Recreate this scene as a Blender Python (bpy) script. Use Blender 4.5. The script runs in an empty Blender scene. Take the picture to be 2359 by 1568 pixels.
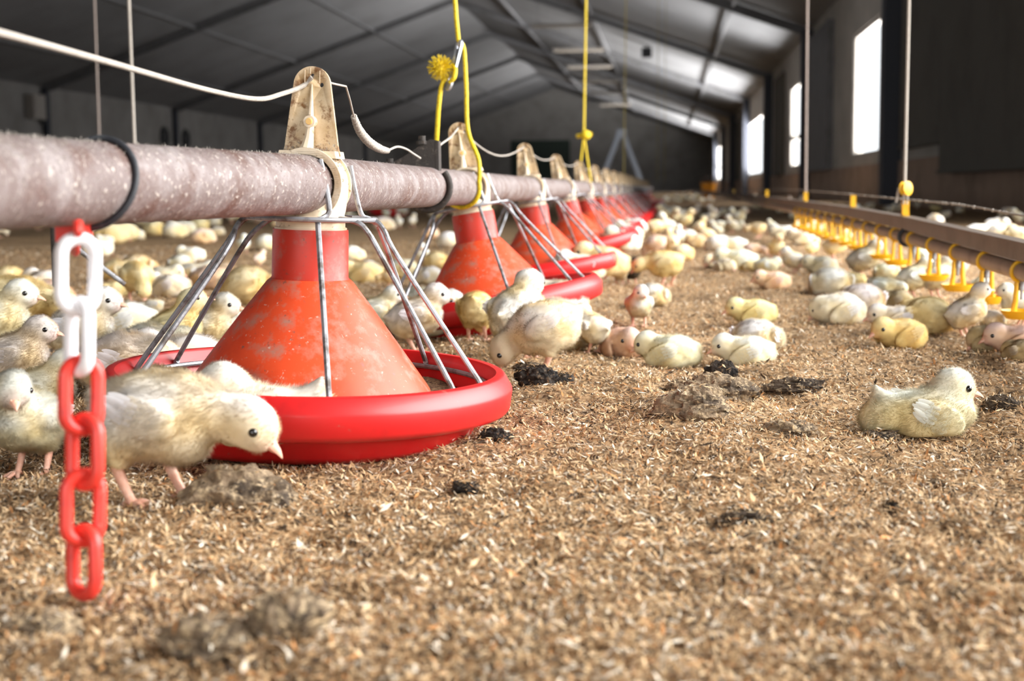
import bpy, math, random
import numpy as np
from mathutils import Vector, Matrix, Euler

rng = np.random.default_rng(7)
random.seed(7)
R = math.radians
SC = bpy.context.scene
COL = SC.collection

# ------------------------------------------------------------------ camera
FPX, W_PX, H_PX = 3200.0, 2359.0, 1568.0
CAM_H = 0.200
YAW, PITCH, ROLL = R(6.48), R(6.17), R(0.55)
_f0 = Vector((-math.sin(YAW), math.cos(YAW), 0))
_r0 = Vector((math.cos(YAW), math.sin(YAW), 0))
FWD = (_f0 * math.cos(PITCH) - Vector((0, 0, 1)) * math.sin(PITCH)).normalized()
_u0 = _r0.cross(FWD).normalized()
CR = (_r0 * math.cos(ROLL) - _u0 * math.sin(ROLL)).normalized()
CU = (_u0 * math.cos(ROLL) + _r0 * math.sin(ROLL)).normalized()
CLOC = Vector((0, 0, CAM_H))
cam_data = bpy.data.cameras.new('camera')
cam = bpy.data.objects.new('camera', cam_data)
COL.objects.link(cam)
_m = Matrix((CR, CU, -FWD)).transposed().to_4x4()
_m.translation = CLOC
cam.matrix_world = _m
cam_data.sensor_width = 36.0
cam_data.lens = 36.0 * FPX / W_PX
cam_data.clip_start, cam_data.clip_end = 0.02, 400
cam_data.dof.use_dof = True
cam_data.dof.focus_distance = 1.22
cam_data.dof.aperture_fstop = 9.0
SC.camera = cam

# ------------------------------------------------------------------ world, exposure, daylight
SC.view_settings.view_transform = 'Standard'
SC.view_settings.look = 'None'
SC.view_settings.exposure = 0.0
SC.view_settings.gamma = 1.0
SC.view_settings.use_curve_mapping = False
SC.cycles.use_denoising = True
SC.cycles.max_bounces = 8
SC.cycles.diffuse_bounces = 4
SC.cycles.transparent_max_bounces = 12
SC.cycles.sample_clamp_indirect = 6.0
SC.cycles.caustics_reflective = False
SC.cycles.caustics_refractive = False
world = bpy.data.worlds.new('overcast_sky')
SC.world = world
world.use_nodes = True
_bg = world.node_tree.nodes['Background']
_bg.inputs['Color'].default_value = (0.93, 0.97, 1.0, 1)
_bg.inputs['Strength'].default_value = 2.4

WALL_X = 2.5          # right wall, inner face
LEFT_X = -16.2
RIDGE_X, RIDGE_Z = -6.85, 6.3
EAVE = 3.0
Y_NEAR, Y_FAR = -7.0, 85.0


def daylight(name, loc, rot, sx, sy, power, color=(1.0, 0.985, 0.96)):
    l = bpy.data.lights.new(name, 'AREA')
    l.shape = 'RECTANGLE'
    l.size, l.size_y = sx, sy
    l.energy = power
    l.color = color
    o = bpy.data.objects.new(name, l)
    o.location = loc
    o.rotation_euler = rot
    COL.objects.link(o)
    return o


# openings of the right wall: (y0, y1, z0, z1)
OPENINGS = [(-0.8, 6.6, 0.25, 2.75),           # wide open side door beside the photographer
            (17.3, 19.7, 0.60, 2.25), (26.6, 29.7, 0.60, 2.25),
            (38.6, 47.0, 0.58, 2.22), (64.0, 75.0, 0.62, 2.30)]
REAR_DOOR = (-4.2, 1.6, 0.05, 2.9)             # x0, x1, z0, z1 in the near end wall
P_SIDE, P_REAR, P_WIN, P_YARD, P_LEFT = 375.0, 150.0, 60.0, 950.0, 55.0
ADDED_OPENINGS = [(4.0, 8.0, .6, 2.3), (12.0, 16.0, .6, 2.3), (20.0, 24.0, .6, 2.3)]   # unseen openings added to the left wall to light the right wall
y0, y1, z0, z1 = OPENINGS[0]
daylight('daylight_side_door', (WALL_X + 0.35, (y0 + y1) / 2, (z0 + z1) / 2), (0, R(60), 0), z1 - z0, y1 - y0, P_SIDE).data.spread = R(115)   # sky light tilted down, spread narrowed to keep the left roof slope dark
for y0, y1, z0, z1 in OPENINGS[1:]:
    daylight('daylight_window', (WALL_X + 0.40, (y0 + y1) / 2, (z0 + z1) / 2), (0, R(90), 0), z1 - z0 + .5, y1 - y0 + .6, P_WIN * (y1 - y0))
    # added lamp on the ground outside, brightening the right roof slope as yard bounce
    daylight('yard_bounce_lamp', (WALL_X + 2.4, (y0 + y1) / 2, 0.05), (0, R(180), 0), 3.6, y1 - y0 + 2.0, P_YARD * (y1 - y0))
for y0, y1, z0, z1 in ADDED_OPENINGS:
    daylight('added_left_light', (LEFT_X - .4, (y0 + y1) / 2, (z0 + z1) / 2), (0, R(-90), 0), z1 - z0 + .3, y1 - y0 + .3, P_LEFT)  # added lamps out of view, brightening the right wall
x0, x1, z0, z1 = REAR_DOOR
daylight('daylight_rear_door', ((x0 + x1) / 2, Y_NEAR - 0.35, (z0 + z1) / 2), (R(68), 0, 0), x1 - x0, z1 - z0, P_REAR).data.spread = R(130)


# ------------------------------------------------------------------ helpers
def unproj(u, v, d):
    """world point at camera depth d that the pixel (u, v) looks at"""
    return CLOC + FWD * d + CR * ((u - W_PX / 2) / FPX * d) + CU * ((H_PX / 2 - v) / FPX * d)


def ground(u, v, z=0.0):
    ray = FWD + CR * ((u - W_PX / 2) / FPX) + CU * ((H_PX / 2 - v) / FPX)
    t = (z - CAM_H) / ray.z
    return CLOC + ray * t


def tag(o, label=None, cat=None, group=None, kind=None):
    if label: o['label'] = label
    if cat: o['category'] = cat
    if group: o['group'] = group
    if kind: o['kind'] = kind
    return o


def empty(name, loc, rot=(0, 0, 0), parent=None):
    o = bpy.data.objects.new(name, None)
    o.empty_display_size = 0.02
    o.location = loc
    o.rotation_euler = rot
    COL.objects.link(o)
    if parent: o.parent = parent
    return o


class MB:
    """collects shapes, then builds one mesh object"""
    def __init__(self):
        self.v, self.f, self.mi, self.n = [], [], [], 0

    def add(self, verts, faces, mi=0):
        verts = np.asarray(verts, float).reshape(-1, 3)
        self.v.append(verts)
        for f in faces:
            self.f.append(tuple(int(i) + self.n for i in f))
            self.mi.append(mi)
        self.n += len(verts)
        return self

    def box(self, lo, hi, mi=0):
        (a, b, c), (d, e, f) = lo, hi
        v = [(a, b, c), (d, b, c), (d, e, c), (a, e, c), (a, b, f), (d, b, f), (d, e, f), (a, e, f)]
        return self.add(v, [(0, 3, 2, 1), (4, 5, 6, 7), (0, 1, 5, 4), (1, 2, 6, 5), (2, 3, 7, 6), (3, 0, 4, 7)], mi)

    def bar(self, p, q, w, h, mi=0, up=(0, 0, 1)):
        p, q = Vector(p), Vector(q)
        t = (q - p).normalized()
        s = t.cross(Vector(up))
        if s.length < 1e-4: s = t.cross(Vector((1, 0, 0)))
        s.normalize()
        n = s.cross(t)
        v = []
        for c in (p, q):
            for a, b in ((-1, -1), (1, -1), (1, 1), (-1, 1)):
                v.append(c + s * (a * w / 2) + n * (b * h / 2))
        return self.add(v, [(3, 2, 1, 0), (4, 5, 6, 7), (0, 1, 5, 4), (1, 2, 6, 5), (2, 3, 7, 6), (3, 0, 4, 7)], mi)

    def tube(self, pts, r, n=8, closed=False, mi=0, cap=True):
        P = [Vector(p) for p in pts]
        m = len(P)
        rr = [r] * m if not hasattr(r, '__len__') else list(r)
        T = []
        for i in range(m):
            if closed: t = P[(i + 1) % m] - P[i - 1]
            else: t = P[min(i + 1, m - 1)] - P[max(i - 1, 0)]
            T.append(t.normalized() if t.length > 1e-9 else Vector((0, 0, 1)))
        a = Vector((0, 0, 1)) if abs(T[0].z) < .9 else Vector((1, 0, 0))
        N = (a - T[0] * a.dot(T[0])).normalized()
        v = []
        for i in range(m):
            N = (N - T[i] * N.dot(T[i])).normalized()
            B = T[i].cross(N)
            for k in range(n):
                an = 2 * math.pi * k / n
                v.append(P[i] + (N * math.cos(an) + B * math.sin(an)) * rr[i])
        f = []
        for i in range(m if closed else m - 1):
            j = (i + 1) % m
            for k in range(n):
                l = (k + 1) % n
                f.append((i * n + k, i * n + l, j * n + l, j * n + k))
        if not closed and cap:
            f.append(tuple(range(n - 1, -1, -1)))
            f.append(tuple((m - 1) * n + k for k in range(n)))
        return self.add(v, f, mi)

    def lathe(self, prof, n=48, c=(0, 0, 0), mi=0):
        v, f = [], []
        for (r, z) in prof:
            for k in range(n):
                a = 2 * math.pi * k / n
                v.append((c[0] + r * math.cos(a), c[1] + r * math.sin(a), c[2] + z))
        for i in range(len(prof) - 1):
            for k in range(n):
                l = (k + 1) % n
                f.append((i * n + k, i * n + l, (i + 1) * n + l, (i + 1) * n + k))
        return self.add(v, f, mi)

    def ball(self, c, r, nu=14, nv=9, mi=0, rot=None):
        r = (r, r, r) if not hasattr(r, '__len__') else r
        v, f = [], []
        for i in range(nv + 1):
            th = math.pi * i / nv
            for k in range(nu):
                a = 2 * math.pi * k / nu
                p = Vector((r[0] * math.sin(th) * math.cos(a), r[1] * math.sin(th) * math.sin(a), r[2] * math.cos(th)))
                if rot is not None: p = rot @ p
                v.append(p + Vector(c))
        for i in range(nv):
            for k in range(nu):
                l = (k + 1) % nu
                f.append((i * nu + k, (i + 1) * nu + k, (i + 1) * nu + l, i * nu + l))
        return self.add(v, f, mi)

    def prism(self, outline, thick, frame, mi=0):
        """outline: 2-D points; frame: (origin, x axis, y axis); extruded both ways along their cross product"""
        o, ax, ay = (Vector(q) for q in frame)
        nz = ax.cross(ay).normalized()
        m = len(outline)
        v = [o + ax * x + ay * y - nz * thick / 2 for x, y in outline] + [o + ax * x + ay * y + nz * thick / 2 for x, y in outline]
        f = [tuple(range(m - 1, -1, -1)), tuple(range(m, 2 * m))] + [(i, (i + 1) % m, m + (i + 1) % m, m + i) for i in range(m)]
        return self.add(v, f, mi)

    def mesh(self, name, mats, smooth=True, angle=40):
        me = bpy.data.meshes.new(name)
        V = np.concatenate(self.v) if self.v else np.zeros((0, 3))
        me.from_pydata(V.tolist(), [], self.f)
        for mt in (mats if isinstance(mats, (list, tuple)) else [mats]): me.materials.append(mt)
        me.polygons.foreach_set('material_index', self.mi)
        me.validate()
        if smooth:
            me.polygons.foreach_set('use_smooth', [True] * len(me.polygons))
            me.set_sharp_from_angle(angle=R(angle))
        me.update()
        return me

    def build(self, name, mats, parent=None, smooth=True, angle=40, loc=None):
        o = bpy.data.objects.new(name, self.mesh(name, mats, smooth, angle))
        COL.objects.link(o)
        if parent: o.parent = parent
        if loc is not None: o.location = loc
        return o


def spline(pts, n=8):
    """Catmull-Rom through the points"""
    P = [Vector(p) for p in pts]
    out = []
    for i in range(len(P) - 1):
        a, b, c, d = P[max(i - 1, 0)], P[i], P[i + 1], P[min(i + 2, len(P) - 1)]
        for k in range(n):
            t = k / n
            out.append(0.5 * ((2 * b) + (c - a) * t + (2 * a - 5 * b + 4 * c - d) * t * t + (3 * b - a - 3 * c + d) * t ** 3))
    out.append(P[-1])
    return out


def fast_mesh(name, V, F, mats, cols=None, normals=None):
    """numpy arrays -> mesh; F is (n, 3) or (n, 4)"""
    me = bpy.data.meshes.new(name)
    k = F.shape[1]
    me.vertices.add(len(V)); me.loops.add(F.size); me.polygons.add(len(F))
    me.vertices.foreach_set('co', np.ascontiguousarray(V, dtype=np.float32).ravel())
    me.loops.foreach_set('vertex_index', F.astype(np.int32).ravel())
    me.polygons.foreach_set('loop_start', np.arange(len(F), dtype=np.int32) * k)
    me.polygons.foreach_set('use_smooth', np.ones(len(F), dtype=bool))
    for mt in mats: me.materials.append(mt)
    me.update(calc_edges=True)
    if cols is not None:
        ca = me.color_attributes.new('Col', 'FLOAT_COLOR', 'POINT')
        ca.data.foreach_set('color', np.concatenate([cols, np.ones((len(cols), 1))], 1).astype(np.float32).ravel())
    if normals is not None:
        me.normals_split_custom_set_from_vertices([tuple(x) for x in normals])
    return me


# value noise, used for the floor and the clods
_T = rng.random((64, 64, 64)).astype(np.float32)


def vnoise(p):
    p = np.asarray(p, float)
    i = np.floor(p).astype(int)
    f = p - i
    f = f * f * (3 - 2 * f)
    out = 0
    for dx in (0, 1):
        for dy in (0, 1):
            for dz in (0, 1):
                w = (f[..., 0] if dx else 1 - f[..., 0]) * (f[..., 1] if dy else 1 - f[..., 1]) * (f[..., 2] if dz else 1 - f[..., 2])
                out = out + w * _T[(i[..., 0] + dx) % 64, (i[..., 1] + dy) % 64, (i[..., 2] + dz) % 64]
    return out


def fbm(p, o=3):
    s, a, t = 0, 1.0, 0
    for k in range(o):
        s = s + a * vnoise(np.asarray(p) * 2 ** k + 13.7 * k); t += a; a *= .5
    return s / t


# ------------------------------------------------------------------ materials
def mat(name, color, rough=0.6, metal=0.0, noise=None, bump=None, coat=0.0, spec=None, trans=0.0):
    """noise: list of (colour, scale, low, high[, detail]) layers mixed over the base colour; bump: (scale, strength)"""
    m = bpy.data.materials.new(name)
    m.use_nodes = True
    nt = m.node_tree
    b = nt.nodes['Principled BSDF']
    b.inputs['Roughness'].default_value = rough
    b.inputs['Metallic'].default_value = metal
    if spec is not None: b.inputs['Specular IOR Level'].default_value = spec
    if coat: b.inputs['Coat Weight'].default_value = coat
    tc = nt.nodes.new('ShaderNodeTexCoord')
    col = nt.nodes.new('ShaderNodeRGB')
    col.outputs[0].default_value = (*color, 1)
    out = col.outputs[0]
    for L in noise or ():
        c, sc, lo, hi = L[:4]
        nz = nt.nodes.new('ShaderNodeTexNoise')
        nz.inputs['Scale'].default_value = sc
        nz.inputs['Detail'].default_value = L[4] if len(L) > 4 else 5
        nz.inputs['Roughness'].default_value = 0.65
        nt.links.new(tc.outputs['Object'], nz.inputs['Vector'])
        mr = nt.nodes.new('ShaderNodeMapRange')
        mr.inputs['From Min'].default_value, mr.inputs['From Max'].default_value = lo, hi
        nt.links.new(nz.outputs['Fac'], mr.inputs['Value'])
        mx = nt.nodes.new('ShaderNodeMix')
        mx.data_type = 'RGBA'
        nt.links.new(mr.outputs[0], mx.inputs['Factor'])
        nt.links.new(out, mx.inputs['A'])
        mx.inputs['B'].default_value = (*c, 1)
        out = mx.outputs['Result']
    nt.links.new(out, b.inputs['Base Color'])
    if bump:
        nz = nt.nodes.new('ShaderNodeTexNoise')
        nz.inputs['Scale'].default_value = bump[0]
        nz.inputs['Detail'].default_value = 6
        nt.links.new(tc.outputs['Object'], nz.inputs['Vector'])
        bp = nt.nodes.new('ShaderNodeBump')
        bp.inputs['Strength'].default_value = bump[1]
        bp.inputs['Distance'].default_value = bump[2] if len(bump) > 2 else 0.002
        nt.links.new(nz.outputs['Fac'], bp.inputs['Height'])
        nt.links.new(bp.outputs[0], b.inputs['Normal'])
    if trans:
        tr = nt.nodes.new('ShaderNodeBsdfTranslucent')
        nt.links.new(out, tr.inputs['Color'])
        ms = nt.nodes.new('ShaderNodeMixShader')
        ms.inputs[0].default_value = trans
        nt.links.new(b.outputs[0], ms.inputs[1])
        nt.links.new(tr.outputs[0], ms.inputs[2])
        nt.links.new(ms.outputs[0], nt.nodes['Material Output'].inputs['Surface'])
    return m


def mat_attr(name, rough=0.8, trans=0.0, obj_tint=True, sheen=0.0):
    """colour attribute times the object's own colour"""
    m = bpy.data.materials.new(name)
    m.use_nodes = True
    nt = m.node_tree
    b = nt.nodes['Principled BSDF']
    b.inputs['Roughness'].default_value = rough
    b.inputs['Specular IOR Level'].default_value = 0.15
    at = nt.nodes.new('ShaderNodeAttribute')
    at.attribute_name = 'Col'
    out = at.outputs['Color']
    if obj_tint:
        oi = nt.nodes.new('ShaderNodeObjectInfo')
        mx = nt.nodes.new('ShaderNodeMix')
        mx.data_type = 'RGBA'; mx.blend_type = 'MULTIPLY'
        mx.inputs['Factor'].default_value = 1
        nt.links.new(out, mx.inputs['A'])
        nt.links.new(oi.outputs['Color'], mx.inputs['B'])
        out = mx.outputs['Result']
    nt.links.new(out, b.inputs['Base Color'])
    if trans:
        tr = nt.nodes.new('ShaderNodeBsdfTranslucent')
        nt.links.new(out, tr.inputs['Color'])
        ms = nt.nodes.new('ShaderNodeMixShader')
        ms.inputs[0].default_value = trans
        nt.links.new(b.outputs[0], ms.inputs[1])
        nt.links.new(tr.outputs[0], ms.inputs[2])
        nt.links.new(ms.outputs[0], nt.nodes['Material Output'].inputs['Surface'])
    return m


M = {}
M['litter'] = mat('litter', (0.40, 0.26, 0.14), 0.95, noise=[((0.07, 0.045, 0.028), 120, .47, .60, 8), ((0.62, 0.48, 0.32), 170, .54, .66, 8), ((0.20, 0.13, 0.075), 3.0, .5, .75, 4)], bump=(160, .8, .004), spec=.1)
M['flake'] = mat_attr('wood_flake', 0.75, 0.15, obj_tint=False)
M['clod'] = mat('dropping_clod', (0.22, 0.16, 0.105), 0.95, noise=[((0.06, 0.045, 0.034), 40, .48, .62, 6), ((0.46, 0.35, 0.22), 190, .50, .62, 8)], bump=(220, .9, .003), spec=.15)
M['clod_dark'] = mat('dark_clod', (0.035, 0.027, 0.022), 0.9, noise=[((0.012, 0.010, 0.009), 60, .45, .6, 6), ((0.20, 0.14, 0.09), 190, .56, .68, 8)], bump=(220, 1.0, .004), spec=.25)
M['red'] = mat('red_plastic', (0.62, 0.012, 0.013), 0.42, noise=[((0.33, 0.012, 0.012), 9, .55, .75), ((0.30, 0.16, 0.12), 70, .66, .76, 8)], bump=(60, .05), coat=.06)
M['orange'] = mat('orange_red_plastic', (0.80, 0.088, 0.026), 0.42, noise=[((0.60, 0.040, 0.012), 9, .45, .7), ((0.44, 0.25, 0.19), 42, .50, .70, 9), ((0.20, 0.10, 0.08), 120, .62, .70, 6), ((0.66, 0.46, 0.38), 210, .64, .70, 4)], bump=(80, .05), trans=.16)
M['orange_neck'] = mat('red_plastic_neck', (0.56, 0.034, 0.016), 0.45, noise=[((0.38, 0.17, 0.13), 40, .52, .72, 9), ((0.16, 0.07, 0.05), 130, .62, .70, 6)], bump=(80, .05), trans=.10)
M['cream'] = mat('yellowed_plastic', (0.68, 0.54, 0.36), 0.5, noise=[((0.50, 0.33, 0.16), 28, .42, .62, 6), ((0.23, 0.11, 0.04), 95, .52, .62, 9)], bump=(160, .12))
M['cream_clean'] = mat('cream_plastic', (0.74, 0.62, 0.46), 0.5, noise=[((0.54, 0.38, 0.22), 26, .46, .66, 6), ((0.25, 0.14, 0.07), 120, .58, .67, 8)], bump=(160, .1))
M['amber'] = mat('amber_bolt', (0.75, 0.45, 0.12), 0.4)
M['hole'] = mat('hole_dark', (0.01, 0.01, 0.01), 0.9)
M['pipe'] = mat('dusty_steel_pipe', (0.165, 0.126, 0.120), 0.60, 0.15, noise=[((0.25, 0.215, 0.212), 34, .46, .64, 8), ((0.115, 0.066, 0.055), 22, .50, .64, 9), ((0.46, 0.41, 0.37), 260, .58, .68, 4)], bump=(260, .5, .002))
M['wire'] = mat('galvanised_wire', (0.36, 0.37, 0.40), 0.45, 0.6, noise=[((0.15, 0.13, 0.12), 60, .48, .62, 8), ((0.10, 0.08, 0.07), 120, .64, .72, 8)], bump=(200, .15))
M['feed'] = mat('feed_granules', (0.13, 0.075, 0.04), 0.95, noise=[((0.04, 0.02, 0.012), 260, .45, .6, 3), ((0.30, 0.2, 0.11), 300, .6, .7, 3)], bump=(320, 1.0, .004), spec=.1)
M['dark_metal'] = mat('dark_iron', (0.045, 0.038, 0.034), 0.75, 0.3, noise=[((0.16, 0.13, 0.11), 130, .55, .70, 8)], bump=(240, .4))
M['black_wire'] = mat('black_cable', (0.018, 0.02, 0.026), 0.6, noise=[((0.10, 0.11, 0.12), 60, .55, .75, 6)])
M['yellow_rope'] = mat('yellow_nylon', (0.78, 0.58, 0.012), 0.6, noise=[((0.52, 0.36, 0.01), 300, .5, .62, 3)], bump=(420, .6, .001))
M['yellow'] = mat('yellow_plastic', (0.86, 0.50, 0.012), 0.4, noise=[((0.62, 0.32, 0.01), 30, .55, .75)], trans=.15)
M['white_rope'] = mat('dusty_white_cord', (0.42, 0.38, 0.335), 0.9, noise=[((0.36, 0.32, 0.28), 200, .5, .66, 5)], bump=(400, .7, .001))
M['zinc'] = mat('zinc_plate', (0.62, 0.66, 0.74), 0.35, 0.7, noise=[((0.35, 0.36, 0.40), 60, .55, .7)])
M['white_link'] = mat('white_plastic', (0.86, 0.86, 0.90), 0.4, noise=[((0.70, 0.66, 0.64), 50, .55, .75)])
M['dim_rope'] = mat('dimmed_white_cord', (0.34, 0.28, 0.25), 0.9, noise=[((0.22, 0.18, 0.16), 200, .5, .66, 5)])  # darker copy of the white cord, its dimness put into the colour
M['clod_mid'] = mat('damp_clod', (0.095, 0.070, 0.050), 0.95, noise=[((0.035, 0.027, 0.022), 45, .46, .60, 6), ((0.36, 0.27, 0.17), 190, .54, .66, 8)], bump=(220, 1.0, .004), spec=.15)
M['red_link'] = mat('red_chain_plastic', (0.76, 0.045, 0.030), 0.38, noise=[((0.45, 0.02, 0.02), 40, .5, .7), ((0.55, 0.25, 0.2), 200, .66, .74)])
M['rail'] = mat('aluminium_rail', (0.17, 0.135, 0.11), 0.5, 0.35, noise=[((0.12, 0.09, 0.07), 14, .45, .7, 6)], bump=(160, .1))
M['wpipe'] = mat('drinker_pipe', (0.34, 0.24, 0.18), 0.5, noise=[((0.22, 0.15, 0.11), 20, .5, .7)])
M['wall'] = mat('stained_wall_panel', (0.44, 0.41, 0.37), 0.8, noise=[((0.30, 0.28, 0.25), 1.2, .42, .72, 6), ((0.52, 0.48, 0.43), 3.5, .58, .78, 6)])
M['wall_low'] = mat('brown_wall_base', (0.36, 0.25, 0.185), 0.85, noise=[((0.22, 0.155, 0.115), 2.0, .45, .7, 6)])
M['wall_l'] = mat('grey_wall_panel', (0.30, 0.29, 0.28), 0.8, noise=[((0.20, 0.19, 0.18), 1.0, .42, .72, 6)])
M['ceiling'] = mat('ceiling_panel', (0.24, 0.243, 0.255), 0.7, noise=[((0.16, 0.16, 0.165), 0.6, .45, .75, 5)])
M['beam'] = mat('dark_steel_beam', (0.17, 0.17, 0.18), 0.6, noise=[((0.12, 0.117, 0.117), 3, .5, .7)])
M['yellow_dim'] = mat('dimmed_yellow_cord', (0.36, 0.28, 0.05), 0.8, noise=[((0.24, 0.19, 0.05), 200, .5, .66)])  # yellow rope with the dimness of the far cords put into its colour
M['post'] = mat('dark_blue_post', (0.040, 0.045, 0.062), 0.6)
M['panel'] = mat('grey_brown_panel', (0.11, 0.10, 0.085), 0.8, noise=[((0.08, 0.072, 0.06), 1.5, .45, .7)])
M['frame'] = mat('window_frame', (0.36, 0.33, 0.30), 0.6)
M['green'] = mat('dark_green_door', (0.018, 0.035, 0.026), 0.6)
M['fan'] = mat('dark_fan', (0.02, 0.02, 0.024), 0.6)
M['ladder'] = mat('grey_aluminium', (0.36, 0.40, 0.47), 0.5, 0.3)
M['bucket'] = mat('orange_bucket', (0.75, 0.30, 0.01), 0.5)
M['tube'] = mat('unlit_tube', (0.62, 0.55, 0.46), 0.4)
M['down'] = mat_attr('chick_down', 0.9, 0.0)
M['fluff'] = mat_attr('chick_fluff', 0.9, 0.48)
M['eye'] = mat('chick_eye', (0.008, 0.007, 0.008), 0.12, coat=.6)
M['beak'] = mat('chick_beak', (0.78, 0.38, 0.27), 0.45, noise=[((0.80, 0.56, 0.40), 160, .45, .7)])
M['leg'] = mat('chick_leg', (0.70, 0.36, 0.25), 0.5, noise=[((0.78, 0.52, 0.40), 140, .45, .7), ((0.45, 0.24, 0.16), 240, .6, .7)], bump=(500, .4, .001))


def glass_mat():
    m = bpy.data.materials.new('window_glass')
    m.use_nodes = True
    nt = m.node_tree
    for n in list(nt.nodes):
        if n.type == 'BSDF_PRINCIPLED': nt.nodes.remove(n)
    t = nt.nodes.new('ShaderNodeBsdfTransparent')
    g = nt.nodes.new('ShaderNodeBsdfGlossy')
    g.inputs['Roughness'].default_value = 0.05
    x = nt.nodes.new('ShaderNodeMixShader')
    x.inputs[0].default_value = 0.06
    nt.links.new(t.outputs[0], x.inputs[1]); nt.links.new(g.outputs[0], x.inputs[2])
    nt.links.new(x.outputs[0], nt.nodes['Material Output'].inputs['Surface'])
    return m


M['glass'] = glass_mat()

# ------------------------------------------------------------------ the house
def wall_with_openings(name, m, lo, hi, openings, axis, t0, t1):
    """lo..hi along the wall, openings (a0, a1, z0, z1); axis 'y': wall runs along Y"""
    mb = MB()

    def put(a0, a1, z0, z1):
        if a1 - a0 < 1e-3 or z1 - z0 < 1e-3: return
        if axis == 'y': mb.box((t0, a0, z0), (t1, a1, z1))
        else: mb.box((a0, t0, z0), (a1, t1, z1))
    a = lo
    for (a0, a1, z0, z1) in sorted(openings):
        put(a, a0, 0, EAVE)
        put(a0, a1, 0, z0)
        put(a0, a1, z1, EAVE)
        a = a1
    put(a, hi, 0, EAVE)
    o = mb.build(name, m, smooth=False)
    return tag(o, kind='structure')


wall_with_openings('wall_right', M['wall'], Y_NEAR, Y_FAR, OPENINGS, 'y', WALL_X, WALL_X + .15)
wall_with_openings('wall_left', M['wall_l'], Y_NEAR, Y_FAR, ADDED_OPENINGS, 'y', LEFT_X - .15, LEFT_X)


def gable(name, m, y, th, hole=None):
    mb = MB()
    x0, x1 = LEFT_X - .15, WALL_X + .15
    if hole is None:
        mb.box((x0, y, 0), (x1, y + th, EAVE))
    else:
        a0, a1, z0, z1 = hole
        mb.box((x0, y, 0), (a0, y + th, EAVE)); mb.box((a1, y, 0), (x1, y + th, EAVE))
        mb.box((a0, y, z1), (a1, y + th, EAVE)); mb.box((a0, y, 0), (a1, y + th, z0))
    v = [(x0, y, EAVE), (x1, y, EAVE), (RIDGE_X, y, RIDGE_Z + .1), (x0, y + th, EAVE), (x1, y + th, EAVE), (RIDGE_X, y + th, RIDGE_Z + .1)]
    mb.add(v, [(0, 1, 2), (5, 4, 3), (0, 3, 4, 1), (1, 4, 5, 2), (2, 5, 3, 0)])
    tag(mb.build(name, m, smooth=False), kind='structure')


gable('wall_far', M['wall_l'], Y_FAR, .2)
gable('wall_near', M['wall'], Y_NEAR - .2, .2, REAR_DOOR)

mb = MB()
for (xa, za, xb, zb) in ((WALL_X + .2, EAVE - .07, RIDGE_X, RIDGE_Z), (LEFT_X - .2, EAVE - .07, RIDGE_X, RIDGE_Z)):
    a, b = Y_NEAR - .3, Y_FAR + .3
    v = [(xa, a, za), (xb, a, zb), (xb, b, zb), (xa, b, za), (xa, a, za + .12), (xb, a, zb + .12), (xb, b, zb + .12), (xa, b, za + .12)]
    mb.add(v, [(0, 3, 2, 1), (4, 5, 6, 7), (0, 1, 5, 4), (1, 2, 6, 5), (2, 3, 7, 6), (3, 0, 4, 7)])
tag(mb.build('ceiling', M['ceiling'], smooth=False), kind='structure')


def roof_z(x):
    return EAVE + (RIDGE_Z - EAVE) * ((WALL_X - x) / (WALL_X - RIDGE_X) if x > RIDGE_X else (x - LEFT_X) / (RIDGE_X - LEFT_X))


# portal frames: a post at either wall and the rafters over them
n_trim = 0
for fy in (-3.5, 7.6, 15.7, 25.3, 35.0, 44.6, 54.2, 63.8, 73.4):
    n_trim += 1
    mb = MB()
    mb.box((WALL_X - .20, fy - .13, 0), (WALL_X - .002, fy + .13, EAVE - .05))
    mb.box((LEFT_X + .002, fy - .09, 0), (LEFT_X + .16, fy + .09, EAVE - .05))
    tag(mb.build('trim_%d' % n_trim, M['post'], smooth=False), kind='structure')
    n_trim += 1
    mb = MB()
    for xe in (WALL_X - .05, LEFT_X + .05):
        mb.bar((xe, fy, roof_z(xe) - .12), (RIDGE_X, fy, RIDGE_Z - .12), .11, .16)
    tag(mb.build('trim_%d' % n_trim, M['beam'], smooth=False), kind='structure')
# purlins, thin, along the house
for px in (1.1, -1.9, -4.6, -9.4, -12.0, -14.4):
    n_trim += 1
    mb = MB()
    z = roof_z(px) - .10
    mb.bar((px, Y_NEAR, z), (px, Y_FAR, z), .05, .06)
    tag(mb.build('trim_%d' % n_trim, M['beam'], smooth=False), kind='structure')

# boarded panels and shutters along the right wall
for (a, b, z0, z1, out, m) in ((8.5, 12.7, .34, 2.85, .14, 'panel'), (12.75, 15.3, .62, 2.85, .07, 'panel'), (22.0, 25.0, .5, 2.75, .10, 'beam'), (31.0, 33.6, .5, 2.7, .06, 'panel'), (50.0, 53.0, .5, 2.6, .06, 'panel')):
    n_trim += 1
    mb = MB()
    mb.box((WALL_X - out, a, z0), (WALL_X - .002, b, z1))
    mb.box((WALL_X - out - .02, a, z0 - .03), (WALL_X - .002, b, z0))
    tag(mb.build('trim_%d' % n_trim, M[m], smooth=False), kind='structure')
mb = MB()
for (a, b) in ((Y_NEAR, -.8), (6.6, Y_FAR)):
    mb.box((WALL_X - .03, a, 0), (WALL_X - .002, b, .48))
tag(mb.build('baseboard_right', M['wall_low'], smooth=False), kind='structure')
mb = MB()
mb.box((LEFT_X + .002, Y_NEAR, 0), (LEFT_X + .03, Y_FAR, .5))
tag(mb.build('baseboard_left', M['wall_low'], smooth=False), kind='structure')

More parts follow.
